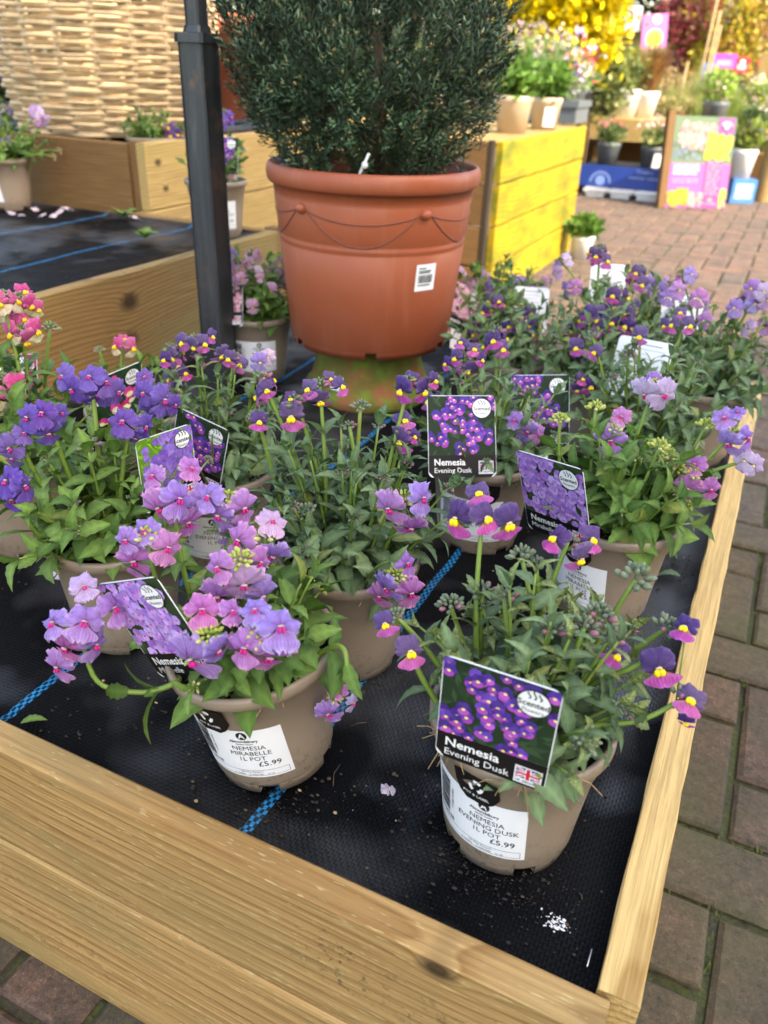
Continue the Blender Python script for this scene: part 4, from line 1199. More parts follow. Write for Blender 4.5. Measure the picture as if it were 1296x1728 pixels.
# ------------------------------------------------------------------ the nemesias on the front bed
nemesia('lilac pink nemesia leaning over the front rail, its sticker reading MIRABELLE', (-0.283, 0.084), 'M', [
    (133, 1062, -0.02, [(112, 1085), (165, 1080), (145, 1040), (90, 1045, .8), (92, 1138, 1.05), (190, 1040, .9, .01), (135, 1010, .8, .015)],
        dict(via=[(300, 1150, -0.03), (240, 1168, -0.035), (165, 1150, -0.03)], bare=.3)),
    (250, 905, 0.02, [(226, 945, 1.1), (285, 918, .95), (243, 895, .8, .01), (213, 905, .7)]),
    (293, 838, 0.045, [(305, 832, 1.05), (268, 850, 1.0), (318, 880, 1.0), (340, 850, .9, .01), (255, 810, .7, .01), (322, 800, .7, .012)]),
    (385, 845, 0.035, [(412, 850, 1.05), (368, 862, 1.0), (352, 832, .8), (395, 900, .9)]),
    (448, 905, 0.0, [(402, 908, .95), (460, 932, .9), (460, 882, .8, .01), (430, 960, .8)]),
    (405, 945, -0.035, [(412, 980, 1.15), (367, 950, .9), (367, 1012, 1.0), (443, 1012, 1.0), (440, 955, .8, .01)]),
    (352, 1072, -0.072, [(322, 1108, 1.25), (370, 1085, .85), (340, 1040, .9, .012), (392, 1045, .7, .012)]),
    (440, 1072, -0.078, [(412, 1082, 1.0), (455, 1100, 1.3), (473, 1050, 1.05), (400, 1115, .95, .01), (492, 1100, .65, .01), (430, 1040, .8, .012)]),
    (567, 1175, -0.045, [(552, 1195, .85), (572, 1163, .6, .01), (598, 1188, .55, .006)], dict(via=[(570, 1090, -0.04), (585, 1130, -0.055)], b=.7)),
    ], fill=20, seed=11, near=True, dome=(0.080, 0.06), tilt=(R_(5), R_(-6)), sticker='MIRABELLE', tab=-38, sdeg=-27, leaf=1.15)
nemesia('dusky nemesia with few open flowers in the front corner, its sticker reading EVENING DUSK', (-0.0904, 0.105), 'E', [
    (815, 872, 0.05, [(770, 870, 1.2), (824, 862, 1.1), (860, 878, 1.15), (803, 842, .9, .016)], dict(b=.9)),
    (958, 915, 0.05, [(983, 935, 1.0), (938, 898, .9), (1000, 915, .9, .01)]),
    (695, 1085, -0.02, [(699, 1082, 1.0)], dict(via=[(740, 1190, -0.02), (705, 1130, -0.02)], b=.5)),
    (668, 1040, -0.01, [(655, 1038, .8)], dict(b=.8)),
    (1030, 1075, 0.0, [(1044, 1092, .95)], dict(b=1.1)),
    (1118, 1100, 0.0, [(1111, 1112, 1.15)], dict(via=[(990, 1165, 0), (1060, 1130, 0)], b=.4)),
    (1152, 1180, -0.01, [(1166, 1165, 1.0), (1156, 1208, .6), (1160, 1098, .9, .02)], dict(via=[(980, 1230, -0.02), (1080, 1215, -0.02)], b=1.15)),
    (1125, 1060, 0.03, 0, dict(via=[(1000, 1140, 0.02), (1065, 1100, .03)], b=1.15)), (1072, 978, 0.04, 0, dict(b=1.5)), (1010, 1040, .02, 0, dict(b=1.3)),
    (905, 955, .05, 0, dict(b=.9)), (930, 1062, 0, 0), (760, 1022, .02, 0), (815, 1000, .03, 0), (990, 1250, -.055, 0, dict(b=1.0)), (850, 1010, .02, 0), (880, 940, .045, 0), (985, 1060, .0, 0, dict(b=1.2)),
    ], fill=30, seed=12, near=True, dome=(0.086, 0.098), sticker='EVENING DUSK', tab=-22, sdeg=-27, leaf=0.95)
nemesia('dense green nemesia in the middle with small dusky flowers on tall stems', (-0.293, 0.229), 'E', [
    (540, 652, 0.03, [(540, 672, 1.15), (520, 650, .9), (577, 648, .9), (558, 640, .7, .01)]),
    (500, 680, 0.02, [(492, 697, 1.15), (490, 672, .7, .01)]),
    (690, 648, 0.03, [(675, 652, 1.0), (716, 655, 1.0), (698, 640, .7, .012), (735, 640, .7)]),
    (680, 728, 0.02, [(673, 737, 1.15), (682, 710, .9, .01), (700, 730, .6)]),
    (608, 688, 0.0, 0, dict(b=.9)),
    (440, 640, 0.02, 3, dict(k=.8)), (435, 705, 0.02, [(440, 702, .75)]),
    (683, 842, -0.06, [(655, 852, 1.05), (714, 835, 1.0), (694, 892, 1.05)], dict(sp='M')),
    (668, 970, -0.09, [(650, 985, 1.0), (694, 998, .95), (640, 1005, .9), (688, 955, .8, .01)], dict(sp='M', via=[(655, 1010, -.07)])),
    (515, 865, -.03, 0), (590, 720, 0.0, 0, dict(b=.7)),
    ], fill=32, seed=13, near=True, dome=(0.098, 0.120), leafk='E', leaf=1.02)
nemesia('deep violet nemesia with big flower clusters on thick yellow green stems', (-0.505, 0.159), 'V', [
    (155, 645, 0.03, [(120, 655, 1.0), (150, 630, 1.0), (178, 640, 1.0), (200, 660, .9), (105, 640, .9, .01), (135, 670, .8), (185, 675, .8, .01), (165, 660, .9)], dict(b=.6)),
    (268, 668, 0.03, [(275, 668, 1.15), (240, 660, .9), (255, 690, .9), (295, 680, .8), (245, 640, .7, .01)]),
    (222, 712, 0.0, [(205, 705, 1.0), (245, 715, .9), (228, 735, .9), (195, 725, .7)]),
    (75, 700, 0.0, [(70, 690, 1.05), (82, 728, 1.05), (45, 700, .9), (105, 700, .7, .01)]),
    (28, 740, 0.0, [(15, 750, .9), (40, 725, .7), (20, 770, .8)]),
    (30, 815, -0.02, [(10, 805, 1.05), (42, 812, 1.1), (20, 838, 1.0)], dict(via=[(90, 925, -.02), (48, 880, -.02)])),
    (150, 752, 0, 0),
    ], fill=22, seed=14, near=True, dome=(0.10, 0.095), leafk='M', leaf=1.3)
nemesia('dusky nemesia between the terracotta pot and the card lettered Evening Dusk', (-0.257, 0.497), 'E', [
    (785, 605, 0.0, [(768, 600, 1.0), (792, 622, 1.05), (752, 612, .8), (800, 590, .9, .01), (778, 580, .8, .01), (815, 605, .7)]),
    (840, 560, 0.05, 5), (725, 660, .0, 2), (870, 660, 0.02, 0), (640, 700, .05, 0, dict(b=.7)),
    (888, 716, -.04, [(890, 722, 1.05), (868, 705, .8), (910, 730, .8), (880, 745, .7)], dict(sp='M')),
    ], fill=24, seed=15, dome=(0.10, 0.10), sticker='EVENING DUSK', tab=4, sdeg=-14)
nemesia('lilac pink nemesia with pale bud tips beside the side rail, two open flowers highest', (-0.092, 0.426), 'M', [
    (1107, 648, 0.05, [(1088, 662, 1.25), (1124, 662, 1.2), (1100, 645, .8, .012)], dict(b=.8)),
    (1035, 725, 0.0, [(1031, 738, 1.15), (1048, 705, .8, .01)]),
    (1168, 800, 0.0, [(1160, 820, 1.05), (1172, 785, .9, .01), (1200, 825, .9)]),
    (1235, 735, 0.02, [(1228, 742, 1.05), (1222, 708, .8, .01), (1262, 735, .9), (1245, 700, .6, .012)], dict(via=[(1080, 860, 0.0), (1165, 800, .01)])),
    (1265, 775, 0.03, [(1255, 770, .9), (1272, 778, .8)], dict(sp='L', via=[(1090, 850, 0.02), (1190, 800, .02)])),
    (1005, 690, 0.02, 0), (1112, 755, 0.0, 0, dict(b=1.2)), (1142, 790, 0.0, 0), (1130, 770, .02, 0), (945, 710, .01, 0), (1190, 720, .04, 0),
    ], fill=22, seed=16, near=True, dome=(0.092, 0.085), sticker='MIRABELLE', tab=-30, sdeg=-38, leaf=1.25)
nemesia('dusky nemesia in a pot with crumbling compost near the bed side rail', (-0.102, 0.655), 'E', [
    (1155, 545, 0.03, [(1135, 545, .9), (1165, 545, 1.1), (1148, 528, .8, .01), (1120, 548, .8)]), (1080, 555, .02, [(1080, 563, 1.1)], dict(b=.6)),
    (975, 640, .0, [(998, 650, 1.1), (985, 635, .9), (975, 655, .9)]), (1000, 570, .0, [(972, 585, 1.0), (1005, 592, 1.0)]), (1060, 600, 0, 0), (1030, 640, 0, 0),
    ], fill=26, seed=17, dome=(0.10, 0.105))
nemesia('pale lilac nemesia with tall loose stems at the far end of the side rail', (-0.052, 0.885), 'L', [
    (1285, 480, 0.02, 5), (1205, 520, 0.0, 2), (1130, 480, 0.03, 5), (1180, 495, .02, 3), (1260, 500, .02, 3), (1150, 460, 0.05, 2), (1290, 540, 0, 2), (1225, 560, 0, 0), (1270, 570, 0.0, 0)],
    fill=26, seed=18, dome=(0.11, 0.09), leafk='E', leaf=1.1)
nemesia('dusky nemesia right behind the deep violet nemesia, near the steel post', (-0.505, 0.318), 'E', [
    (330, 575, 0.03, [(290, 605, 1.0), (325, 580, 1.0), (345, 575, .9), (305, 580, .9, .01), (375, 600, 1.05), (335, 595, .9), (360, 570, .8, .01)]),
    (395, 605, 0.02, [(385, 600, .9), (405, 610, .8)], dict(b=1.1)), (438, 600, 0.0, [(438, 605, .9), (452, 598, .8)], dict(sp='L', k=.9)),
    (300, 640, 0.02, [(300, 650, .9), (285, 640, .8, .01), (312, 625, .8)]), (445, 660, 0, [(442, 662, .8)]), (440, 705, 0, [(440, 705, .8)], dict(b=.6)), (430, 800, -.03, 0), (290, 590, .04, 4, dict(k=.85))],
    fill=24, seed=19, dome=(0.095, 0.105), leafk='E', sticker='EVENING DUSK', sdeg=-20)
nemesia('pink and cream nemesia with bright yellow throats against the tier board', (-0.715, 0.235), 'P', [
    (33, 505, 0.02, [(30, 518, 1.0), (10, 525, .9), (52, 512, 1.0), (42, 492, .9, .01), (65, 520, .8)]),
    (38, 558, 0.0, [(45, 572, 1.25), (15, 560, 1.0), (62, 555, 1.0), (20, 545, .8, .01), (40, 540, .7, .012)]), (2, 500, .0, 3),
    (5, 640, -.02, 4, dict(k=1.1)), (85, 555, .02, 0), (25, 680, -.02, 3)],
    fill=24, seed=20, dome=(0.09, 0.11), leafk='M', leaf=1.35)
nemesia('small red pink nemesia half hidden behind the violet clusters', (-0.69, 0.405), 'P', [
    (208, 582, 0.0, [(194, 580, .85), (224, 583, .9), (210, 572, .6, .01)]), (168, 592, 0, 0, dict(b=.8))],
    fill=14, seed=21, dome=(0.07, 0.06), leafk='M')
nemesia('pale pink nemesia behind the steel post beside the terracotta pot', (-0.805, 0.845), 'K', [
    (385, 425, 0.0, 6, dict(sp='L')), (456, 485, -.06, [(457, 487, 1.2)]), (425, 512, -.07, [(426, 515, 1.1), (440, 470, .8)]), (400, 440, -.03, 4), (465, 435, -.02, 3), (425, 425, -.02, 4), (445, 450, -.05, 3), (480, 460, .0, 3), (405, 460, -.05, 3)],
    fill=30, seed=22, dome=(0.10, 0.11), leafk='M', sticker=' ', sdeg=-8)
nemesia('pale pink nemesia right behind the terracotta pot with its card facing out', (-0.44, 1.06), 'K', [
    (790, 470, 0.02, 4), (835, 480, 0.0, 6, dict(sp='L')), (860, 490, 0, 5), (815, 455, .03, 4), (880, 470, .03, 5, dict(sp='L')), (850, 520, -.02, 4, dict(sp='L')), (900, 480, 0, 4), (770, 455, .03, 3), (875, 510, .0, 4), (925, 470, .02, 3)],
    fill=26, seed=23, dome=(0.11, 0.10), leafk='M')
nemesia('dusky nemesia with many small flowers in the second row from the terracotta pot', (-0.345, 0.85), 'E', [
    (815, 520, 0.02, 5), (855, 545, 0.0, 5), (880, 560, -.02, 5), (835, 500, .02, 5), (905, 545, 0, 4), (860, 600, -.04, [(858, 620, .9), (910, 605, .9)]), (895, 520, .02, 4), (800, 550, 0, 4)],
    fill=26, seed=24, dome=(0.10, 0.10))
nemesia('tallest dusky nemesia with a broad dark purple flower head beside the back board', (-0.205, 0.83), 'E', [
    (1040, 490, 0.03, 9, dict(k=1.1)), (1012, 420, 0.05, 5), (1080, 455, 0.05, 5), (1000, 520, 0.0, 7, dict(k=1.1)), (1065, 520, 0.0, 8, dict(k=1.1)), (1030, 530, -.01, 7, dict(k=1.1)), (1005, 560, -.02, 3), (970, 545, .02, 3), (985, 590, -.02, 2)],
    fill=28, seed=25, dome=(0.10, 0.12))
nemesia('leafy pale lilac nemesia in the back corner, tall stems over the paving', (-0.20, 1.05), 'L', [
    (945, 440, 0.02, 3), (965, 475, 0, 3), (1110, 470, .0, 3), (1085, 500, .0, 2)], fill=30, seed=26, dome=(0.12, 0.10), leafk='E')
# plants on the tiers
nemesia('pale lilac nemesia in a pot on the middle tier against the brown board', (-1.70, 1.135), 'L', [
    (70, 190, 0.0, 7, dict(k=1.1)), (8, 235, 0.0, 4), (5, 180, .02, 2), (90, 265, -.05, 0), (100, 255, 0, 0)],
    fill=24, seed=27, dome=(0.11, 0.09), leafk='M', zb=T2, sticker='MIRABELLE', sdeg=-60)
nemesia('violet nemesia in a pot on the corner of the middle tier behind the steel post', (-1.10, 1.15), 'V', [
    (378, 190, 0.0, 5), (365, 200, .02, 4), (405, 250, 0, 0)], fill=16, seed=28, dome=(0.075, 0.09), leafk='M', zb=T2, sticker='EVENING DUSK', sdeg=0, tab=-12)
nemesia('dusky nemesia on the upper tier between the basket and the steel post', (-1.47, 1.40), 'E', [
    (295, 215, -0.02, 7, dict(k=1.2)), (310, 240, -.04, 4), (340, 200, 0, 4)], fill=16, seed=29, dome=(0.08, 0.06), zb=T3 - 0.11, leafk='M')
nemesia('purple nemesia on the upper tier beyond the left side of the basket', (-2.16, 1.42), 'V', [
    (5, 70, 0.0, 6, dict(k=1.2)), (-20, 100, .02, 4), (12, 120, 0, 3)], fill=24, seed=30, dome=(0.12, 0.16), zb=T3 - 0.01, leafk='M')

UP = (-0.16, 0.33, 0.93)
def pxcard(px, py, d, w_, h_, kind, key, label, yaw=-0.35, name2=None, up=UP):
    c = at(px, py, d); rt = Vector((math.cos(yaw), -math.sin(yaw), 0)) if yaw > 0 else Vector((math.cos(yaw), -math.sin(yaw), 0))
    label_card(key, label, kind, c, rt, up, w_, h_, name2)
for key, label, kind, cen, rt, up, w_, h_, nm in CARDS:
    label_card(key, label, kind, cen, rt, up, w_, h_, nm)
pxcard(1024, 487, 1.42, 0.062, 0.085, 'back', 'B1', 'grey card back below the tallest dusky flower head')
pxcard(895, 522, 1.38, 0.060, 0.075, 'back', 'B2', 'narrow pale card back amid the small dusky flowers')
pxcard(1148, 545, 1.30, 0.066, 0.090, 'back', 'B3', 'tall white card back in the pale lilac nemesia at the rail end')
pxcard(1078, 626, 1.08, 0.074, 0.085, 'back', 'B4', 'wide white card back in the pot with crumbling compost', yaw=0.1)
pxcard(374, 270, 1.64, 0.068, 0.09, 'E', 'CT', 'violet picture card in the pot on the corner of the middle tier', name2=None)

# ------------------------------------------------------------------ terracotta pot, its stand and the yew
TX, TY = -0.597, 0.875
def moss_tc():
    m, nt, b = newmat('mossy_terracotta')
    g = worldvec(nt); n1 = noise(nt, g, 16, 5, 0.65); n2 = noise(nt, g, 90, 4, 0.7)
    f = ramp(nt, n1.outputs[0], [(0.38, (0, 0, 0)), (0.52, (1.6, 1.6, 1.6))])
    c = mixc(nt, math_(nt, 'MULTIPLY', f.outputs[0], n2.outputs[0]), (0.30, 0.105, 0.04), (0.11, 0.15, 0.014))
    d = ramp(nt, noise(nt, g, 34, 4).outputs[0], [(0.50, (0, 0, 0)), (0.60, (1, 1, 1))])
    c = mixc(nt, d.outputs[0], c, (0.15, 0.21, 0.018))
    L(nt, c, b.inputs['Base Color']); b.inputs['Roughness'].default_value = 0.85
    bump(nt, n2.outputs[0], 0.6, 0.003, b); return m
M['moss_tc'] = moss_tc()
st = thing('upturned_pot_stand', 'mossy upturned clay pot used as a stand under the terracotta pot', 'pot stand', (TX, TY, BZ))
mb = MB(); mb.lathe([(0.106, 0.0), (0.108, 0.004), (0.108, 0.020), (0.101, 0.024), (0.094, 0.05), (0.084, 0.08), (0.079, 0.098), (0.0, 0.0985)], 64)
link('clay_pot', mb.mesh('clay_pot', M['moss_tc']), st)
mb = MB(); a0 = math.atan2(CAM.y - TY, CAM.x - TX)
def stk(rf, a, zc, w_, h_, mb, m=0, e=0.0008):
    vs = []
    for i in range(6):
        for j in (0, 1):
            z = zc - h_/2 + h_ * j; r = rf(z) + e; t = a + (-w_/2 + w_ * i / 5) / r; vs.append((r * math.cos(t), r * math.sin(t), z))
    mb.add(vs, [(2*i, 2*i+2, 2*i+3, 2*i+1) for i in range(5)], m)
stk(lambda z: 0.105 - 0.30 * (z - 0.02), a0 - 0.55, 0.042, 0.022, 0.022, mb)
link('price_sticker', mb.mesh('price_sticker', M['white_paper']), st)

tz = BZ + 0.098
tp = thing('terracotta_planter', 'large terracotta coloured plastic pot with moulded swags holding a clipped yew', 'planter', (TX, TY, tz))
TH, TR0, TR1 = 0.272, 0.131, 0.155
def tr(z): return TR0 + (TR1 - TR0) * (z / 0.245)
mb = MB()
prof = [(0.0, 0.012), (TR0 - 0.012, 0.012), (TR0 - 0.002, 0.010), (TR0 + 0.001, 0.014), (tr(0.1), 0.1), (tr(0.158), 0.158), (tr(0.159) - .0012, 0.160), (tr(0.162), 0.163), (tr(0.169), 0.169), (tr(.170) - .0012, 0.171), (tr(0.173), 0.174), (tr(0.226), 0.226), (tr(.228) - .0012, 0.229), (tr(.232), 0.232), (tr(0.246), 0.245)]
prof += [(0.1615 + 0.0045 * math.cos(t) * 1.4 - .003, 0.258 + 0.014 * math.sin(t)) for t in [R_(-80 + 20 * i) for i in range(14)]]
prof += [(0.148, 0.262), (0.143, 0.24), (0.135, 0.2)]
mb.lathe(prof, 96)
for k in range(6):
    c0 = a0 + 0.02 + k * math.pi / 3; mb.lathe([(TR0 - 0.010, 0.012), (TR0 - 0.009, 0.0), (TR0 - 0.002, 0.0), (TR0, 0.013)], 14, a0=c0 + 0.07, a1=c0 + math.pi / 3 - 0.07)
link('pot', mb.mesh('pot', M['terracotta']), tp)
for k in range(6):
    aa = a0 - 0.74 + k * math.pi / 3 * 1.2; ab = aa + math.pi / 3 * 1.2
    if k >= 5: break
    mb = MB()
    for dz, ins in ((0.014, 0.03), (0.046, 0.06)):
        pts = []
        for i in range(17):
            t = i / 16; a = aa + ins + (ab - aa - 2 * ins) * t; z = 0.222 - dz * (4 * t * (1 - t)) - 0.004
            r = tr(z) + 0.0002; pts.append((r * math.cos(a), r * math.sin(a), z))
        mb.tube(pts, 0.0011, 6)
    link('swag', mb.mesh('swag', M['tc_crease_shade']), tp)
    mb = MB(); r = tr(.222); mb.ellipsoid((r * math.cos(aa), r * math.sin(aa), 0.219), (0.009, 0.009, 0.008), 12, 8)
    link('swag_boss', mb.mesh('swag_boss', M['terracotta']), tp)
mb = MB(); stk(tr, a0 + 0.60, 0.128, 0.036, 0.040, mb)
rr = random.Random(3)
def fns(s, t, h):
    z = 0.128 + t; r = tr(z) + 0.0011 + h; a = a0 + 0.60 + s / r; return (r * math.cos(a), r * math.sin(a), z)
x = -0.013
while x < 0.012:
    t = rr.choice((.0005, .0009, .0013)); put_quad(mb, fns, x, -0.008, x + t, 0.004, 1, 0); x += t + rr.choice((.0006, .001))
for t, w_ in ((0.013, .012), (0.009, .022), (0.0065, .02), (-0.012, .022)): put_quad(mb, fns, -0.013, t, -0.013 + w_, t + .0016, 1, 0, n=3)
link('price_sticker', mb.mesh('price_sticker', [M['white_paper'], M['ink']], False), tp)
mb = MB(); mb.disc(0.1445, 0.243, 48); link('compost', mb.mesh('compost', M['soil']), tp)

yew = thing('clipped_yew', 'dark green clipped yew ball growing in the terracotta pot', 'shrub', (TX, TY, tz + 0.243))
yr = random.Random(8)
M['needle'] = vcol('yew_needle', 0.5, 0.25)
mb = MB(); mt_ = MB()
YC = Vector((-0.012, -0.006, 0.205)); RX, RZ = 0.214, 0.218
for k in range(9):
    a = k * 2.4; p0 = Vector((0.02 * math.cos(a), 0.02 * math.sin(a), -0.01)); p2 = Vector((0.15 * math.cos(a), 0.15 * math.sin(a), 0.12 + 0.02 * (k % 4)))
    mt_.tube(bez(p0, Vector((p0.x * 2, p0.y * 2, 0.08)), p2, 6), [0.007, .0065, .006, .005, .004, .003, .002], 6)
mt_.tube([(0, 0, -0.01), (0.004, 0, 0.1), (0, 0, 0.2)], [0.016, 0.013, 0.008], 8)
link('trunk', mt_.mesh('trunk', M['twig']), yew)
for k in range(3000):
    d = Vector((yr.gauss(0, 1), yr.gauss(0, 1), yr.gauss(0, 1))).normalized()
    if d.z < -0.88: continue
    f = 0.45 + 0.55 * yr.random() ** 0.4
    lump = 1 + 0.075 * mnoise.noise(d * 3.1) + 0.04 * mnoise.noise(d * 9)
    p = YC + Vector((d.x * RX, d.y * RX, d.z * RZ)) * f * lump
    if p.z < 0.004: continue
    tw = (d * 0.55 + Vector((0, 0, 1)) * (0.75 if d.z > -.3 else 0.55) + Vector((yr.uniform(-.35, .35), yr.uniform(-.35, .35), yr.uniform(-.1, .1)))).normalized()
    ln = yr.uniform(0.028, 0.055)
    p0 = p - tw * ln * 0.8
    sd_ = tw.orthogonal().normalized()
    mb.tube([p0, p0 + tw * ln], [0.0009, 0.0005], 3, 0, (0.045, 0.05, 0.02), cap=False)
    n = int(ln / 0.0023); tone = yr.uniform(.5, 1.5)
    for i in range(n):
        t = (i + .6) / n; q = p0 + tw * ln * t
        s = Matrix.Rotation(i * 2.4 + yr.uniform(-.3, .3), 3, tw) @ sd_
        nd = (s * 0.85 + tw * (0.45 + 0.5 * t)).normalized(); nl = yr.uniform(.011, .017) * (1.0 - 0.35 * t)
        wv = nd.cross(tw).normalized() * 0.0015
        c = (0.026 * tone, 0.054 * tone, 0.024 * tone) if yr.random() < .75 else (0.065 * tone, 0.105 * tone, 0.06 * tone)
        if t > .72: c = tuple(x * 1.75 for x in c)
        mid = q + nd * nl * .55
        mb.add([q, mid - wv, q + nd * nl, mid + wv], [(0, 1, 2, 3)], 0, c)
    if yr.random() < .42:
        mb.ellipsoid(p0 + tw * (ln + .001), (0.0016, 0.0016, 0.0028), 5, 3, 0, (0.30, 0.19, 0.08), tw)
stuff(link('crown', mb.mesh('crown', M['needle'], False, True), yew))
mb = MB(); pa = Vector((0.06, -0.135, 0.0)); mb.tube([pa + Vector((-.02, 0, 0.0)), pa + Vector((-.012, -.004, .03)), pa + Vector((.002, -.006, .055))], 0.0022, 5); mb.ellipsoid(pa + Vector((-.004, -.007, .04)), (.005, .004, .005), 8, 5)
link('label_tie', mb.mesh('label_tie', M['white_plastic']), yew)

# ------------------------------------------------------------------ steel post standing in the bed
post = thing('steel_post', 'dark square steel post with a narrower tube sleeved into its top', 'post', (-0.822, 0.755, BZ))
def sqtube(mb, x0, z0, x1, z1, bv=0.0025, m=0):
    vs = []
    for (h, z) in ((x0, z0), (x1, z1)):
        for sx, sy in ((-1, -1), (1, -1), (1, 1), (-1, 1)):
            for q in ((bv, 0), (0, bv)) if sx * sy > 0 else ((0, bv), (bv, 0)):
                vs.append((sx * (h - q[0]), sy * (h - q[1]), z))
    fs = [(i, (i + 1) % 8, 8 + (i + 1) % 8, 8 + i) for i in range(8)] + [tuple(range(8))[::-1], tuple(range(8, 16))]
    mb.add(vs, fs, m)
mb = MB(); sqtube(mb, 0.0215, 0.0, 0.0215, 0.525); link('outer_tube', mb.mesh('outer_tube', M['steel'], False), post)
mb = MB(); sqtube(mb, 0.0255, 0.519, 0.0250, 0.531, 0.004); link('collar', mb.mesh('collar', M['steel'], False), post)
mb = MB(); sqtube(mb, 0.0125, 0.5315, 0.0125, 1.3); sqtube(mb, 0.0155, 0.5315, 0.0135, 0.540); link('inner_tube', mb.mesh('inner_tube', M['steel'], False), post)

# ------------------------------------------------------------------ wicker basket on the upper tier
bk = thing('wicker_basket', 'big round pale willow basket of woven rods on the upper tier', 'basket', (-1.725, 1.56, T3 - 0.01))
NS = 20
def bkr(z): return 0.238 + 0.040 * min(1, z / 0.2) ** 0.8
br_ = random.Random(5)
for row in range(29):
    z = 0.010 + row * 0.0124; pts = []
    n = NS * 6
    for i in range(n):
        a = 2 * math.pi * i / n
        w_ = math.sin(a * NS / 2 + math.pi * row) * 0.0095
        zz = z + 0.0025 * mnoise.noise((math.cos(a) * 3, math.sin(a) * 3, row * .7)) 
        r = bkr(z) + w_; pts.append((r * math.cos(a), r * math.sin(a), zz))
    pts.append(pts[0])
    q = MB(); q.tube(pts, 0.0054 * br_.uniform(.82, 1.12), 6, cap=False)
    link('weaver_rod', q.mesh('weaver_rod', M['wicker']), bk)
for k in range(NS):
    a = 2 * math.pi * (k + 0.0) / NS; q = MB()
    for da in (-0.012, 0.012):
        q.tube([(bkr(z) * math.cos(a + da), bkr(z) * math.sin(a + da), z) for z in (0, .05, .1, .15, .2, .28, .365)], 0.0042, 5)
    link('stake', q.mesh('stake', M['wicker_stake']), bk)
q = MB()
for s in range(3):
    q.tube([((bkr(.36) + .009 * math.cos(i * .5 + s * 2.1)) * math.cos(i * 2 * math.pi / 200), (bkr(.36) + .009 * math.cos(i * .5 + s * 2.1)) * math.sin(i * 2 * math.pi / 200), 0.368 + .010 * math.sin(i * .5 + s * 2.1)) for i in range(201)], 0.0085, 6, cap=False)
link('plaited_rim', q.mesh('plaited_rim', M['wicker']), bk)
q = MB(); q.disc(0.225, 0.006, 40); link('base', q.mesh('base', M['wicker_stake']), bk)
for s in (-1, 1):
    q = MB(); am = math.atan2(CAM.y - 1.55, CAM.x + 1.755) + (0.28 if s < 0 else math.pi + .28)
    for t in range(2):
        q.tube([((bkr(.36) + .012) * math.cos(am + x) , (bkr(.36) + .012) * math.sin(am + x), 0.362 + 0.075 * math.sqrt(max(0, 1 - (x / .30) ** 2)) + .012 * t) for x in [-.3 + .6 * i / 14 for i in range(15)]], 0.009, 6)
    link('handle', q.mesh('handle', M['wicker']), bk)

# ------------------------------------------------------------------ litter: fallen petals, leaves, crumbs
fr = random.Random(77)
mb = MB()
for k in range(3200):
    if fr.random() < .85: x, y, z = fr.uniform(-.9, -.01), fr.uniform(.01, .62), BZ + .0005
    else: x, y, z = fr.uniform(-1.9, -1.05), fr.uniform(.4, 1.15), T2 + .0005
    if mnoise.noise((x * 7, y * 7, 0)) < -0.1: continue
    s = fr.uniform(.0006, .0022); mb.ellipsoid((x, y, z), (s, s * fr.uniform(.5, 1), s * .5), 5, 3, 0 if fr.random() < .8 else (2 if fr.random() < .75 else 1))
for k in range(26):
    x, y = fr.uniform(-.75, -.02), fr.uniform(.01, .5); a = fr.uniform(0, 6.28); l = fr.uniform(.008, .035); b_ = a + fr.uniform(-.4, .4)
    l *= .7
    mb.tube([(x, y, BZ + .001), (x + l * .5 * math.cos(a), y + l * .5 * math.sin(a), BZ + .0025), (x + l * .5 * (math.cos(a) + math.cos(b_)), y + l * .5 * (math.sin(a) + math.sin(b_)), BZ + .001)], 0.0004, 4, 2)
for (px, py, n_, sp_, mi) in ((940, 1560, 90, .0045, 3), (860, 1478, 420, .030, 0), (760, 1440, 260, .028, 0), (470, 1360, 160, .022, 0), (1145, 960, 200, .016, 0), (640, 1130, 160, .02, 0), (880, 1500, 40, .03, 2)):
    c0 = atz(px, py, BZ)
    for k in range(n_):
        x, y = c0.x + fr.gauss(0, sp_), c0.y + fr.gauss(0, sp_ * .7); q_ = min(.0018, .00045 * math.exp(fr.gauss(0, .55)))
        if x > -.004 or y < .004: continue
        mb.ellipsoid((x, y, BZ + .001), (q_ * fr.uniform(.7, 1.8), q_ * fr.uniform(.4, 1), q_ * .6), 5, 3, mi, (fr.uniform(-1, 1), fr.uniform(-1, 1), 1.2))
cr = stuff(link('soil_crumbs', mb.mesh('soil_crumbs', [M['soil'], M['straw'], M['twig'], M['white_spot']])))
tag(cr, 'brown soil crumbs and dry roots scattered over the black membrane', 'soil crumbs')
def fallen(name, me, label, cat, p, size, rz, tl=0.15, group=None):
    o = link(name, me); o.matrix_world = Matrix.Translation(p) @ Matrix.Rotation(rz, 4, 'Z') @ Matrix.Rotation(tl, 4, 'X') @ Matrix.Scale(size, 4)
    tag(o, label, cat, group)
fallen('fallen_leaf', LEAF['E'][1], 'single grey green leaf lying by the side rail', 'leaf', atz(1148, 972, BZ + .004), .032, 1.9, .1)
q = MB(); q.tube([(0, 0, 0), (0, .001, .0015), (0, .013, .0015), (0, .014, 0)], .0006, 5)
o = link('staple', q.mesh('staple', plain('bright_staple', (.6, .6, .6), .3, .05, metallic=1.0))); o.location = atz(990, 1634, BZ + .002); tag(o, 'small bright staple fixing the membrane in the front corner', 'staple')
fallen('fallen_flower', FLOWER['V'][0]['one'], 'violet flower fallen on the membrane under the deep violet nemesia', 'fallen flower', atz(103, 962, BZ + .006), .026, 1.0, .5)
fallen('fallen_flower', FLOWER['L'][1]['one'], 'pale fallen flower on the black membrane near the front corner pot', 'fallen flower', atz(655, 1330, BZ + .004), .012, 2.0, .3)
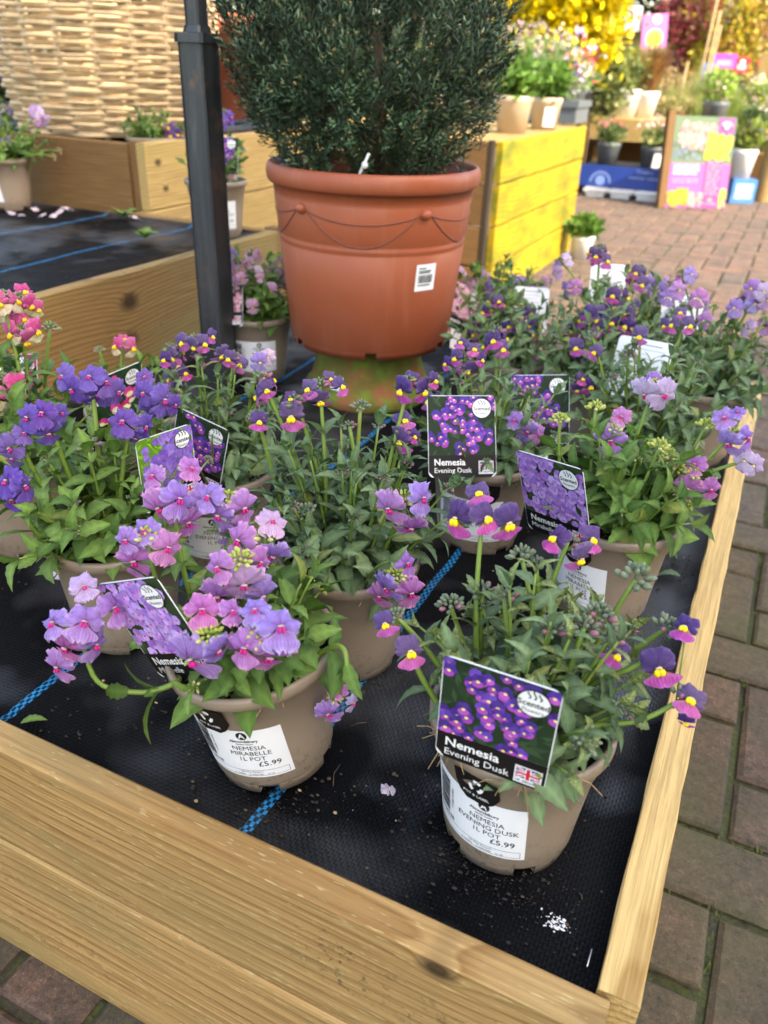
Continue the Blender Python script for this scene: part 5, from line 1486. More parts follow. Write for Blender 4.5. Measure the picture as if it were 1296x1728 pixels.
fallen('fallen_leaf', LEAF['M'][0], 'pale green leaf lying beside the front rail', 'leaf', atz(35, 1220, BZ + .004), .022, -0.9, .1)
for k, (px, py) in enumerate(((100, 355), (60, 352), (115, 350), (36, 362), (70, 362), (90, 362), (20, 358), (228, 365))):
    fallen('fallen_flower', FLOWER['K'][k % 4]['one'], 'pale fallen flower lying on the middle tier membrane', 'fallen flower', atz(px, py, T2 + .006), .030 if k in (2, 7) else .020, k * 1.3, .4, 'fallen flowers on the middle tier')
for k, (px, py, lab) in enumerate(((208, 366, 'snapped green sprig lying against the brown tier board'), (245, 402, 'snapped green sprig lying in the middle of the tier membrane'))):
    s = thing('fallen_sprig', lab, 'sprig', atz(px, py, T2 + .006))
    for j in range(7):
        o = link('leaf', LEAF['M'][j % 4], s); o.matrix_local = Matrix.Rotation(j * .95 + k, 4, 'Z') @ Matrix.Rotation(.35 + .1 * (j % 3), 4, 'X') @ Matrix.Scale(.042 - .003 * (j % 3), 4)

# ------------------------------------------------------------------ unseen barn added to the right, its gable shaped to shade the front bed
M['barn_wall'] = plain('barn_cladding', (0.30, 0.27, 0.22), 0.8, 0.15, 3)
M['roof_tile'] = plain('roof_tile', (0.16, 0.09, 0.07), 0.8, 0.2, 8)
barn = thing('shade_barn', 'unseen gabled barn of pale cladding added to shade the display beds', 'building', (10, -2, 0))
def slope(y): return 4.92 - 1.462 * (y - 0.99)
mb = MB(); yr0, yl = 2.9, -6.9; zt = slope(-2.0); ze = slope(yr0)
prof = [(yl, 0), (yr0, 0), (yr0, ze), (-2.0, zt), (yl, ze)]
vs = [(6.0 - 10, y + 2, z) for y, z in prof] + [(4.0, y + 2, z) for y, z in prof]
mb.add(vs, [(0, 4, 3, 2, 1), (5, 6, 7, 8, 9), (0, 1, 6, 5), (1, 2, 7, 6), (4, 0, 5, 9)])
link('wall', mb.mesh('wall', M['barn_wall'], False), barn)
for sgn in (1, -1):
    mb = MB(); y1 = yr0 if sgn > 0 else yl
    n = Vector((0, sgn * 1.462, 1)).normalized() * .06
    a, b_ = Vector((-4.0, 0.0, zt)), Vector((-4.0, y1 + 2, ze)); c, d = Vector((4.0, y1 + 2, ze)), Vector((4.0, 0.0, zt))
    q = [a, b_, c, d]; mb.add(q + [p + n for p in q], [(0, 1, 2, 3), (4, 7, 6, 5), (0, 4, 5, 1), (1, 5, 6, 2), (2, 6, 7, 3), (3, 7, 4, 0)])
    link('roof', mb.mesh('roof', M['roof_tile'], False), barn)

# ------------------------------------------------------------------ the sunlit yard behind
M['fol'] = vcol('foliage', 0.5, 0.3)
nt = M['fol'].node_tree; b = nt.nodes['Principled BSDF']
t = N(nt, 'ShaderNodeBsdfTranslucent'); mx = N(nt, 'ShaderNodeMixShader'); mx.inputs[0].default_value = 0.35
L(nt, [n for n in nt.nodes if n.type == 'ATTRIBUTE'][0].outputs['Color'], t.inputs[0])
L(nt, b.outputs[0], mx.inputs[1]); L(nt, t.outputs[0], mx.inputs[2]); L(nt, mx.outputs[0], nt.nodes['Material Output'].inputs[0])
def leafquad(mb, p, d, up, l, w_, c):
    x = d.cross(up); x = x.normalized() if x.length > 1e-4 else d.orthogonal().normalized()
    mb.add([p, p + d * l * .5 + x * w_, p + d * l, p + d * l * .5 - x * w_], [(0, 1, 2, 3)], 0, c)
def cloud(mb, r, cen, rad, n, l, w_, cols, clumps=0, up=0.3, gap=0.0, shell=0.5):
    """leaves spread through an uneven ellipsoid in clumps"""
    cen = Vector(cen); cl = []
    for k in range(clumps):
        d = Vector((r.gauss(0, 1), r.gauss(0, 1), r.gauss(0, 1))).normalized() * r.uniform(shell, 1.0)
        cl.append((cen + Vector((d.x * rad[0], d.y * rad[1], d.z * rad[2])), r.uniform(.16, .30), r.uniform(.65, 1.3)))
    for k in range(n):
        if cl:
            c0, s, tone = r.choice(cl); o = Vector((r.gauss(0, s * rad[0]), r.gauss(0, s * rad[1]), r.gauss(0, s * rad[2]))); p = c0 + o
        else:
            d = Vector((r.gauss(0, 1), r.gauss(0, 1), r.gauss(0, 1))).normalized() * r.random() ** .4; tone = r.uniform(.75, 1.25)
            p = cen + Vector((d.x * rad[0], d.y * rad[1], d.z * rad[2]))
        d = Vector((r.gauss(0, 1), r.gauss(0, 1), r.gauss(0, 1) + up)).normalized()
        c = r.choice(cols); q = tone * r.uniform(.85, 1.15)
        leafquad(mb, p, d, Vector((r.gauss(0, 1), r.gauss(0, 1), r.gauss(0, 1))), l * r.uniform(.7, 1.3), w_ * r.uniform(.7, 1.3), tuple(min(1, v * q) for v in c))
def grass(mb, r, base, n, h, spread, cols, w_=0.004):
    base = Vector(base)
    for k in range(n):
        a = r.uniform(0, 6.28); s = spread * math.sqrt(r.random()); hh = h * r.uniform(.6, 1.1)
        tip = base + Vector((s * math.cos(a), s * math.sin(a), hh * (1 - .35 * (s / spread) ** 2))); mid = base.lerp(tip, .5) + Vector((0, 0, hh * .18))
        x = Vector((-math.sin(a), math.cos(a), 0)) * w_; b0 = base + Vector((math.cos(a), math.sin(a), 0)) * s * .15
        mb.add([b0 - x, b0 + x, mid + x, mid - x, tip], [(0, 1, 2, 3), (3, 2, 4)], 0, r.choice(cols))
G1 = [(0.10, 0.21, 0.03), (0.07, 0.16, 0.025), (0.14, 0.25, 0.05)]
def simple_pot(name, label, loc, rad, h, mat, plant, group, seed, sticker=False, cat='potted plant'):
    o = thing(name, label, cat, loc, group); r = random.Random(seed)
    q = MB(); rb = rad * .76
    q.lathe([(0, .004), (rb, 0.0), (rb + (rad - rb) * .82, h * .82), (rad * .985, h * .84), (rad, h * .86), (rad, h * .985), (rad * .97, h), (rad * .92, h * .97), (rad * .90, h * .9), (0, h * .9)], 32)
    link('pot', q.mesh('pot', mat), o)
    if sticker:
        q = MB(); a = math.atan2(CAM.y - loc[1], CAM.x - loc[0]) + sticker
        stk(lambda z: rb + (rad - rb) * z / h, a, h * .42, rad * .75, h * .6, q, e=.003); link('price_sticker', q.mesh('price_sticker', M['white_paper']), o)
    plant(o, r, h, rad)
    return o
def herb(cols, hgt, fl=None, n=420, l=.05, flh=None):
    def f(o, r, h, rad):
        q = MB(); cloud(q, r, (0, 0, h + hgt * .45), (rad * 1.25, rad * 1.25, hgt * .6), n, l, l * .28, cols, up=1.0); link('foliage', q.mesh('foliage', M['fol'], False, True), o)
        if fl:
            q = MB(); cloud(q, r, (0, 0, h + (flh or hgt * 1.1)), (rad * 1.3, rad * 1.3, hgt * .45), 90, l * .36, l * .14, fl, 12, up=.5); link('blossom', q.mesh('blossom', M['fol'], False, True), o)
            q = MB()
            for k in range(14):
                a = r.uniform(0, 6.28); s = rad * r.uniform(.2, 1.1); q.tube([(s * .4 * math.cos(a), s * .4 * math.sin(a), h * .9), (s * math.cos(a), s * math.sin(a), h + (flh or hgt))], .0018, 4, 0, (.14, .22, .05))
            link('flower_stem', q.mesh('flower_stem', M['fol'], True, True), o)
    return f
def tuft(cols, hgt, sp, n=260):
    def f(o, r, h, rad):
        q = MB(); grass(q, r, (0, 0, h * .9), n, hgt, sp, cols); link('blades', q.mesh('blades', M['fol'], False, True), o)
    return f
CT = 0.563
M['sunlit_tan_pot'] = plain('sunlit_tan_plastic', (0.46, 0.36, 0.25), 0.45, 0.06, 12)  # tan plastic painted lighter to stand in for sunlight on the pots
pk = [(0.55, 0.45, 0.36), (0.52, 0.32, 0.36), (0.56, 0.52, 0.40), (0.22, 0.28, 0.08)]
p = atz(864, 226, CT); simple_pot('potted_herb', 'tan pot of fresh green leaves with pale blossom on the crate corner', (p.x - .02, p.y + .05, CT), .074, .135, M['sunlit_tan_pot'], herb(G1, .13, pk, flh=.20), 'tan pots on the timber crate', 1)
p = atz(914, 220, CT); simple_pot('potted_herb', 'tan pot with a white sticker behind the crate corner pot', (p.x - .01, p.y + .06, CT), .068, .125, M['sunlit_tan_pot'], herb(G1, .12, pk, flh=.22), 'tan pots on the timber crate', 2, .35)
simple_pot('potted_herb', 'tan pot on the crate half hidden by the yew', (-1.28, 2.78, CT), .074, .135, M['sunlit_tan_pot'], herb(G1, .12, pk, flh=.20), 'tan pots on the timber crate', 3)
p = atz(962, 208, CT)
o = thing('plant_tray', 'grey plastic carrying tray of mixed plants at the far end of the crate', 'tray', (p.x - .10, p.y + .10, CT)); q = MB()
q.box((-.13, -.13, 0), (.13, .13, .07)); q.box((-.14, -.14, .0705), (.14, .14, .10)); link('tray', q.mesh('tray', M['grey_plastic'], False), o)
rr = random.Random(6)
q = MB(); cloud(q, rr, (0, 0, .19), (.16, .14, .11), 700, .045, .011, [(.13, .2, .07), (.2, .26, .12), (.3, .32, .2)], 8); link('foliage', q.mesh('foliage', M['fol'], False, True), o)
q = MB(); cloud(q, rr, (0, 0, .26), (.15, .13, .13), 160, .03, .011, [(.7, .55, .03), (.7, .2, .4), (.75, .7, .7), (.65, .08, .08), (.4, .3, .6)], 8); link('blossom', q.mesh('blossom', M['fol'], False, True), o)
p = atz(975, 440, 0); simple_pot('potted_herb', 'small white pot on the paving beside the crate', (p.x, p.y + .05, 0), .055, .11, M['white_plastic'], herb(G1, .07), None, 5)
q = MB(); c = atz(985, 400, .20)

# yellow flowering bush
def bush(name, label, base, crown_c, rad, n, l, cols, clumps, trunk=.02, group=None, seed=1, cat='tree', stems=1, w_=.3):
    o = thing(name, label, cat, base, group); r = random.Random(seed); b0 = Vector(base)
    q = MB(); cc = Vector(crown_c) - b0
    for k in range(stems):
        e = cc + Vector((r.uniform(-.3, .3) * rad[0], r.uniform(-.3, .3) * rad[1], 0)); m_ = e.lerp(Vector((0, 0, 0)), .5) + Vector((r.uniform(-.03, .03), r.uniform(-.03, .03), 0))
        q.tube([(r.uniform(-.02, .02) * (stems > 1), 0, 0), m_, e], [trunk, trunk * .75, trunk * .4], 7)
        for j in range(4):
            t = e + Vector((r.uniform(-.7, .7) * rad[0], r.uniform(-.7, .7) * rad[1], r.uniform(-.2, .7) * rad[2])); q.tube([m_.lerp(e, .6), t], [trunk * .5, trunk * .15], 5)
    link('trunk', q.mesh('trunk', M['twig']), o)
    q = MB(); cloud(q, r, cc, rad, n, l, l * w_, cols, clumps); link('crown', q.mesh('crown', M['fol'], False, True), o)
    return o
Y1 = [(0.80, 0.60, 0.01), (0.74, 0.54, 0.01), (0.62, 0.50, 0.02), (0.84, 0.68, 0.03), (0.42, 0.38, 0.02)]
p = at(945, 32, 5.2); bush('yellow_shrub', 'bright yellow leaved standard shrub behind the timber crate', (p.x, p.y, 0), p, (.33, .32, .30), 7500, .052, Y1, 34, .022, seed=3, w_=.4)
p = at(1000, 130, 5.6); bush('leafy_shrub', 'loose olive green shrub below the yellow shrub', (p.x, p.y, 0), p, (.28, .25, .26), 2200, .05, [(.16, .2, .05), (.22, .24, .07), (.12, .17, .05)], 18, .015, seed=4, stems=3, cat='shrub')
p = at(900, 110, 5.0); bush('leafy_shrub', 'pale flecked shrub directly above the tan crate pots', (p.x, p.y, 0), p, (.28, .25, .22), 1800, .045, [(.2, .24, .06), (.55, .5, .3), (.4, .4, .12)], 16, .015, seed=14, stems=3, cat='shrub')

# low timber bench with white pots of grass
bn = thing('timber_bench', 'low sunlit plank bench carrying white pots of ornamental grass', 'bench', (-1.4, 6.85, 0))
for k in range(4):
    inbed(board('plank', (-2.2, 6.58 + k * .145, .455), (-0.80, 6.72 + k * .145, .49), 'x', W_PALE, bn, seed=60 + k), bn)
inbed(board('fascia', (-2.2, 6.553, .33), (-0.80, 6.578, .488), 'x', W_PALE, bn, seed=66), bn)
for x in (-2.15, -1.5, -0.86):
    for y in (6.60, 7.08): inbed(board('leg', (x, y, 0), (x + .06, y + .06, .454), 'z', W_BROWN, bn, seed=67), bn)
inbed(board('cross_brace', (-1.95, 7.12, .05), (-0.9, 7.14, .32), 'x', W_BROWN, bn, seed=68), bn)
def on(px, py, z, dy=0.0):
    p = atz(px, py, z); return (p.x, p.y + dy, z)
def ony(px, y, z):
    # point with given y and z below pixel column px
    d = CAM.lerp(CAM, 0); best = None
    lo, hi = -6.0, 6.0
    for _ in range(50):
        m_ = (lo + hi) / 2
        if proj((m_, y, z))[0] < px: lo = m_
        else: hi = m_
    return (lo, y, z)
simple_pot('potted_grass', 'white pot of arching green striped grass on the plank bench', ony(1052, 6.70, .4915), .105, .19, M['white_plastic'], tuft([(.28, .30, .06), (.20, .24, .05), (.42, .42, .16)], .34, .26, 420), 'ornamental grasses in white pots', 21)
simple_pot('potted_grass', 'white pot of bronze hair grass on the plank bench', ony(1085, 6.78, .4915), .095, .18, M['white_plastic'], tuft([(.32, .16, .05), (.40, .22, .08), (.24, .12, .04)], .40, .24, 420), 'ornamental grasses in white pots', 22)
simple_pot('potted_grass', 'dark pot of russet sedge at the end of the plank bench', ony(1012, 6.74, .4915), .10, .16, M['dark_plastic'], tuft([(.25, .11, .04), (.18, .08, .03)], .26, .18, 320), None, 23)
simple_pot('potted_herb', 'grey pot of silvery bush standing left of the russet sedge', ony(975, 6.70, .4915), .10, .15, M['grey_plastic'], herb([(.22, .28, .14), (.16, .22, .10)], .26, n=900), None, 24)

# blue fronted tray rack on the paving
rk = thing('tray_rack', 'blue fronted rack of bedding plants with white trays underneath', 'rack', (-1.12, 6.1, 0))
RA, RB = Vector(atz(985, 326, 0)), Vector(atz(1142, 340, 0)); RA.z = RB.z = 0
ru = (RB - RA).normalized(); rn = Vector((ru.y, -ru.x, 0))
if rn.dot(CAM - RA) < 0: rn = -rn
rl = (RB - RA).length
RM = Matrix(((ru.x, 0, rn.x, RA.x), (ru.y, 0, rn.y, RA.y), (0, 1, 0, 0), (0, 0, 0, 1)))       # x along, y up, z towards the camera
M['blue_print'] = plain('blue_board', (0.012, 0.045, 0.25), 0.4, 0.1, 10)
def rkpart(name, q, mat, smooth=False, colors=False):
    o = link(name, q.mesh(name, mat, smooth, colors), rk); o.matrix_local = Matrix.Translation(-Vector(rk.location)) @ RM; return o
q = MB(); q.box((-.05, .055, 0), (rl, .20, .012)); rkpart('banner', q, M['blue_print'])
q = MB(); fn = lambda x, y, h: (x, y, h)
put_text(q, fn, 'Create a', rl * .62, .175, .032, 0, .014, col=(.35, .45, .7)); put_text(q, fn, 'summer colour', rl * .62, .135, .034, 0, .014, col=(.3, .42, .68))
put_line(q, fn, [(rl * .16 + .07 * math.cos(t), .085 + .07 * math.sin(t)) for t in [i * math.pi / 12 for i in range(13)]], .012, 0, .014, (.2, .3, .6))
put_disc(q, fn, rl * .16, .10, .035, .035, 0, .0145, (.18, .28, .58), 14); rkpart('banner_print', q, M['matte_print'], False, True)
q = MB(); q.box((-.05, .155, -.55), (rl, .185, -.005)); rkpart('shelf', q, M['dark_plastic'])
q = MB(); q.box((-.03, .0, -.52), (.0, .154, -.02)); q.box((rl - .05, 0, -.52), (rl - .02, .154, -.02)); rkpart('frame_leg', q, M['dark_plastic'])
for k in range(3):
    q = MB(); x = .02 + k * rl * .27; q.box((x, .035, .02), (x + rl * .25, .052, .16)); q.box((x + .02, .002, .03), (x + rl * .25 - .02, .034, .15)); rkpart('white_tray', q, M['white_plastic'])
def rp(px, back, z):
    # point on the rack's shelf below pixel column px
    best = min(((abs(proj(RA + ru * (rl * i / 100) - rn * back)[0] - px), i) for i in range(-10, 111)))[1]
    v = RA + ru * (rl * best / 100) - rn * back; return (v.x, v.y, z)
simple_pot('potted_bedding', 'slate grey pot with a pink card and red flower on the blue rack', rp(1015, .12, .186), .085, .16, M['grey_plastic'], herb([(.10, .16, .05), (.16, .22, .08)], .10, [(.6, .04, .05), (.7, .4, .5)], n=200), 'bedding plants on the blue rack', 31)
simple_pot('potted_bedding', 'slate grey pot with a purple card and white strip on the blue rack', rp(1088, .12, .186), .085, .15, M['grey_plastic'], herb([(.14, .2, .06), (.3, .32, .12)], .12, [(.7, .35, .4), (.75, .7, .65)], n=220), 'bedding plants on the blue rack', 32, .6)
simple_pot('potted_bedding', 'dark pot in the shade at the end of the blue rack by the easel', rp(1118, .16, .186), .085, .15, M['dark_plastic'], herb([(.08, .13, .05)], .14, [(.6, .1, .1)], n=220), 'bedding plants on the blue rack', 33)
for (px, py, d, w_, h_, c1, c2, lab) in ((1030, 228, 6.35, .085, .16, (.70, .25, .30), (.72, .6, .6), 'tall pink plant card on the blue rack'), (1012, 222, 6.4, .10, .15, (.10, .13, .2), (.3, .4, .45), 'slate blue plant card on the blue rack'), (1092, 233, 6.35, .085, .09, (.25, .06, .22), (.06, .03, .05), 'purple plant card on the blue rack')):
    c = at(px, py, d); q = MB(); q.box((-w_/2, -.002, -h_/2), (w_/2, .002, h_/2), 0, c1); q.box((-w_/2, -.0024, h_*.25), (w_/2, -.0021, h_/2), 0, c2); q.box((-.008, -.001, -h_/2 - .12), (.008, .001, -h_/2), 0, (.6, .6, .6))
    o = link('plant_card', q.mesh('plant_card', M['matte_print'], False, True)); o.location = c; o.rotation_euler = (0, 0, R_(25)); tag(o, lab, 'plant card', 'cards on the blue rack')

# printed sign board leaning on an easel
bl, brr = Vector(atz(1122, 351, 0)), Vector(atz(1222, 353, 0)); tl = Vector(aty(1149, 195, bl.y + .10)); 
sx = (brr - bl); sw = sx.length; sx.normalize(); sy = (tl - bl); sy = (sy - sx * sy.dot(sx)); sh = sy.length; sy.normalize(); sz = sx.cross(sy)
SM = Matrix(((sx.x, sy.x, sz.x, bl.x), (sx.y, sy.y, sz.y, bl.y), (sx.z, sy.z, sz.z, bl.z), (0, 0, 0, 1)))
sg = thing('sign_board', 'printed board of pink and yellow flowers leaning on a wooden easel', 'sign', bl)
def sgp(name, q, mat, colors=True):
    o = link(name, q.mesh(name, mat, False, colors), sg); o.matrix_local = Matrix.Translation(-bl) @ SM; return o
r = random.Random(12)
q = MB(); q.box((0, 0.004, -.012), (sw, sh, 0)); sgp('board', q, M['white_plastic'], False)
q = MB(); q.box((-.05, .0, -.05), (-.004, sh + .03, .006)); sgp('easel_stile', q, W_BROWN, False)
q = MB(); q.box((-.03, .0, -.35), (.02, sh * .02, -.055)); q.box((sw * .8, .004, -.05), (sw * .85, sh * .9, -.014)); sgp('easel_strut', q, W_BROWN, False)
q = MB(); fn = lambda x, y, h: (x * sw, y * sh, h)
put_quad(q, fn, 0, 0.005, 1, 1, 0, .001, (.16, .26, .15)); put_quad(q, fn, 0, 0.005, 1, .5, 0, .0014, (.55, .13, .46)); put_quad(q, fn, 0, .20, .5, .5, 0, .0018, (.58, .14, .50))
put_quad(q, fn, .58, .02, .86, .53, 0, .0022, (.33, .08, .33)); put_quad(q, fn, .70, .80, .98, .99, 0, .0024, (.30, .08, .32))
def blobs(x0, y0, x1, y1, n, s, cols, h):
    for k in range(n):
        x, y = r.uniform(x0, x1), r.uniform(y0, y1); c = r.choice(cols); f = r.uniform(.75, 1.2)
        put_disc(q, fn, x, y, s * r.uniform(.6, 1.2), s * .75 * r.uniform(.6, 1.2), 0, h + k * 1e-5, tuple(min(.85, v * f) for v in c), 7)
blobs(.03, .55, .5, .75, 60, .03, [(.16, .2, .34), (.22, .26, .42), (.10, .18, .10)], .0026)
blobs(.10, .66, .70, .93, 150, .035, [(.72, .33, .30), (.78, .42, .38), (.66, .25, .26), (.75, .5, .45)], .0036)
blobs(.55, .54, .96, .82, 130, .035, [(.72, .66, .05), (.80, .74, .10), (.6, .6, .05), (.35, .45, .06)], .0055)
blobs(.02, .03, .34, .21, 80, .035, [(.80, .42, .03), (.85, .5, .05), (.7, .33, .02)], .0055)
blobs(.36, .03, .58, .17, 50, .03, [(.45, .42, .42), (.35, .4, .3), (.5, .3, .42)], .0055); blobs(.88, .02, .985, .22, 36, .025, [(.5, .6, .1), (.6, .66, .2)], .0055)
put_disc(q, fn, .84, .90, .10, .055, 0, .0072, (.6, .5, .65), 20, 0, math.pi); put_disc(q, fn, .84, .90, .065, .036, 0, .0074, (.36, .10, .36), 20, 0, math.pi); put_disc(q, fn, .84, .898, .045, .03, 0, .0076, (.7, .6, .7), 14)
def words(x0, x1, y, hh, c):                    # lettering too blurred in the photograph to read
    x = x0
    while x < x1 - .02:
        w_ = min(r.uniform(.03, .11), x1 - x); put_quad(q, fn, x, y, x + w_, y + hh, 0, .0074, c); x += w_ + .022
for k in range(3): words(.05, .48, .455 - .042 * k, .028, (.8, .72, .8))
for k in range(2): words(.05, .5, .315 - .03 * k, .012, (.7, .5, .7))
for k in range(12): words(.61, .84, .50 - .031 * k, .014, (.62, .45, .62))
put_disc(q, fn, .72, .10, .045, .025, 0, .0075, (.75, .35, .35), 14); words(.61, .84, .05, .012, (.7, .5, .7))
q.c = [(c[0] * .52, c[1] * .52, c[2] * .52, 1) for c in q.c]
sgp('flower_print', q, M['matte_print'])

# to the right of the board
simple_pot('potted_shrublet', 'white pot of lime leaves right beside the sign board', ony(1247, 6.35, .16), .085, .19, M['white_plastic'], herb([(.25, .33, .04), (.16, .22, .04), (.1, .1, .05)], .16, n=300), None, 41)
q = MB(); q.box((-.085, -.06, 0), (.085, .06, .158)); q.box((-.06, -.063, .03), (.06, -.0605, .13), 1)
o = link('blue_box', q.mesh('blue_box', [plain('pale_blue_board', (.05, .18, .46), .5, .2, 12), plain('pale_blue_print', (.30, .45, .62), .5, .3, 50)], False)); o.location = ony(1245, 6.35, .001); o.rotation_euler = (0, 0, R_(25)); tag(o, 'pale blue printed box under the lime leaved pot', 'box')
simple_pot('potted_bedding', 'pot of white and yellow flowers behind the sign board', ony(1262, 6.8, .30), .09, .17, M['grey_plastic'], herb([(.12, .18, .06)], .14, [(.8, .8, .75), (.78, .62, .05), (.7, .3, .4)], n=260), None, 42)
q = MB(); q.box((-.14, -.11, 0), (.14, .11, .298)); o = link('slatted_crate', q.mesh('slatted_crate', W_BROWN, False)); o.location = ony(1262, 6.8, .001); tag(o, 'low dark wooden crate under the white and yellow flowers', 'crate')
pp = ony(1284, 6.55, 0)
ps = thing('timber_pole', 'round timber pole with a green notice on the far paving', 'pole', pp); q = MB()
q.lathe([(.062, 0), (.060, .5), (.057, 1.1), (.055, 1.9), (0, 1.905)], 20); link('pole', q.mesh('pole', W_TIER), ps)
q = MB(); q.box((-.05, -.075, .52), (.075, -.066, .95), 0, (.25, .5, .22)); q.box((-.03, -.0765, .60), (.06, -.0755, .74), 0, (.03, .05, .2)); link('notice', q.mesh('notice', M['matte_print'], False, True), ps)
# second bench
b2 = thing('slatted_bench', 'dark slatted bench behind the sign board', 'bench', (-.45, 7.3, 0))
for k in range(4): inbed(board('slat', (-.78, 7.02 + k * .15, .40), (.9, 7.155 + k * .15, .43), 'x', W_TIER, b2, seed=80 + k), b2)
for x in (-.74, .8):
    for y in (7.05, 7.5): inbed(board('leg', (x, y, 0), (x + .06, y + .06, .399), 'z', W_TIER, b2, seed=85), b2)
simple_pot('potted_pansy', 'slate pot of pansies and pink primrose on the slatted bench', ony(1200, 7.12, .431), .10, .19, M['grey_plastic'], herb([(.2, .32, .05), (.28, .4, .07)], .20, [(.75, .25, .4), (.8, .5, .6)], n=360, flh=.08), None, 51)
def signcard(name, px, py, d, w_, h_, cols, lab, stake=True, text=None):
    c = at(px, py, d); q = MB(); q.box((-w_/2, -.006, -h_/2), (w_/2, .006, h_/2), 0, cols[0])
    for k, (x0, z0, x1, z1) in enumerate(((-.3, -.3, .3, .05), (-.15, .1, .15, .35))[:len(cols) - 1]): q.box((x0 * w_, -.0085 - .001 * k, z0 * h_), (x1 * w_, -.0065 - .001 * k, z1 * h_), 0, cols[k + 1])
    if stake: q.box((-.012, .007, -c.z), (.012, .017, h_ * .3), 0, (.10, .09, .08))
    o = link(name, q.mesh(name, M['matte_print'], False, True)); o.location = c; o.rotation_euler = (0, 0, R_(20)); tag(o, lab, 'sign'); return o
signcard('pansy_card', 1192, 128, 7.7, .11, .22, [(.10, .18, .42), (.16, .10, .30)], 'blue picture card of a violet pansy behind the slate pot')
signcard('price_sign', 1222, 103, 8.3, .24, .13, [(.72, .06, .42), (.8, .3, .6)], 'bright pink price sign on a stake over the slatted bench')
signcard('price_sign', 1252, 110, 8.6, .15, .14, [(.58, .03, .05), (.7, .4, .4), (.8, .75, .75)], 'red price sign on a stake beside the pink price sign')
signcard('price_sign', 1288, 115, 8.8, .13, .15, [(.58, .05, .06), (.75, .5, .5)], 'red and white sign beside the pale pallet')
pl = thing('upright_pallet', 'pale wooden pallet standing on end beyond the slatted bench', 'pallet', ony(1270, 9.0, 0))
for k in range(3):
    q = MB(); q.box((-.16 + k * .13, -.012, 0), (-.07 + k * .13, .012, 1.0)); link('slat', q.mesh('slat', W_PALE, False), pl)
for z in (.55, .8):
    q = MB(); q.box((-.2, .013, z), (.24, .05, z + .09)); link('rail', q.mesh('rail', W_PALE, False), pl)
for k, (px, y, hh, cols, lab) in enumerate(((1130, 7.6, .30, [(.18, .24, .05), (.26, .30, .08)], 'loose green grass tuft left of the slate pot'), (1165, 8.2, .5, [(.22, .25, .07), (.32, .32, .12)], 'tall straw green grass clump behind the sign board'),
        (1245, 7.8, .35, [(.16, .24, .05), (.24, .30, .07)], 'soft green grass clump below the red price sign'), (1105, 8.0, .35, [(.30, .26, .10), (.22, .22, .07)], 'dry straw coloured grass clump behind the white pots'), (1282, 8.0, .35, [(.16, .24, .05), (.24, .30, .07)], 'green grass clump next to the timber pole'))):
    o = thing('grass_clump', lab, 'grass', ony(px, y, 0), 'grass clumps in the yard'); r = random.Random(70 + k); q = MB()
    for j in range(5): grass(q, r, (r.uniform(-.25, .25), r.uniform(-.15, .15), .0), 260, .42 + hh, .26, cols, .005)
    link('blades', q.mesh('blades', M['fol'], False, True), o)
q = MB(); c = ony(1120, 7.4, 0)
bld = thing('straw_mound', 'rounded straw coloured sedge dome behind the white pots', 'sedge', (c[0], 7.6, 0)); r = random.Random(9)
cloud(q, r, (0, 0, .52), (.22, .2, .12), 900, .06, .008, [(.42, .32, .15), (.35, .27, .12)], 8); q.tube([(0, 0, 0), (0, 0, .5)], .03, 6, 0, (.2, .15, .08)); link('blades', q.mesh('blades', M['fol'], False, True), bld)

b3 = thing('plank_table', 'higher plank table of bedding plants behind the timber crate', 'table', (-1.95, 5.3, 0))
for k in range(3): inbed(board('plank', (-2.9, 5.10 + k * .15, .52), (-1.55, 5.24 + k * .15, .55), 'x', W_PALE, b3, seed=90 + k), b3)
for x in (-2.85, -1.64):
    for y in (5.12, 5.48): inbed(board('leg', (x, y, 0), (x + .06, y + .06, .519), 'z', W_BROWN, b3, seed=95), b3)
for k, (px, y, rad, mat, cols, fl, lab) in enumerate((
    (905, 5.2, .08, 'pot', G1, [(.78, .5, .6), (.8, .7, .7)], 'tan pot of pale pink flowers on the plank table'),
    (935, 5.25, .08, 'white_plastic', G1, [(.75, .2, .45), (.8, .75, .7)], 'white pot of magenta and white flowers on the plank table'),
    (962, 5.2, .08, 'grey_plastic', G1, [(.8, .62, .03), (.75, .5, .05)], 'grey pot of yellow flowers on the plank table'),
    (976, 5.38, .07, 'dark_plastic', [(.14, .2, .08)], [(.65, .06, .08), (.2, .25, .6)], 'dark pot of red and blue flowers on the plank table'))):
    simple_pot('potted_bedding', lab, ony(px, y, .5515), rad, .14, M[mat], herb(cols, .13, fl, n=300), 'bedding plants on the plank table', 100 + k)
for k, (px, y, mat, fl, lab) in enumerate(((1270, 7.3, 'white_plastic', [(.78, .7, .2), (.8, .8, .75)], 'white pot of cream flowers on the slatted bench'),)):
    simple_pot('potted_bedding', lab, ony(px, y, .431), .085, .15, M[mat], herb([(.16, .24, .06), (.24, .32, .08)], .16, fl, n=340), None, 110 + k)
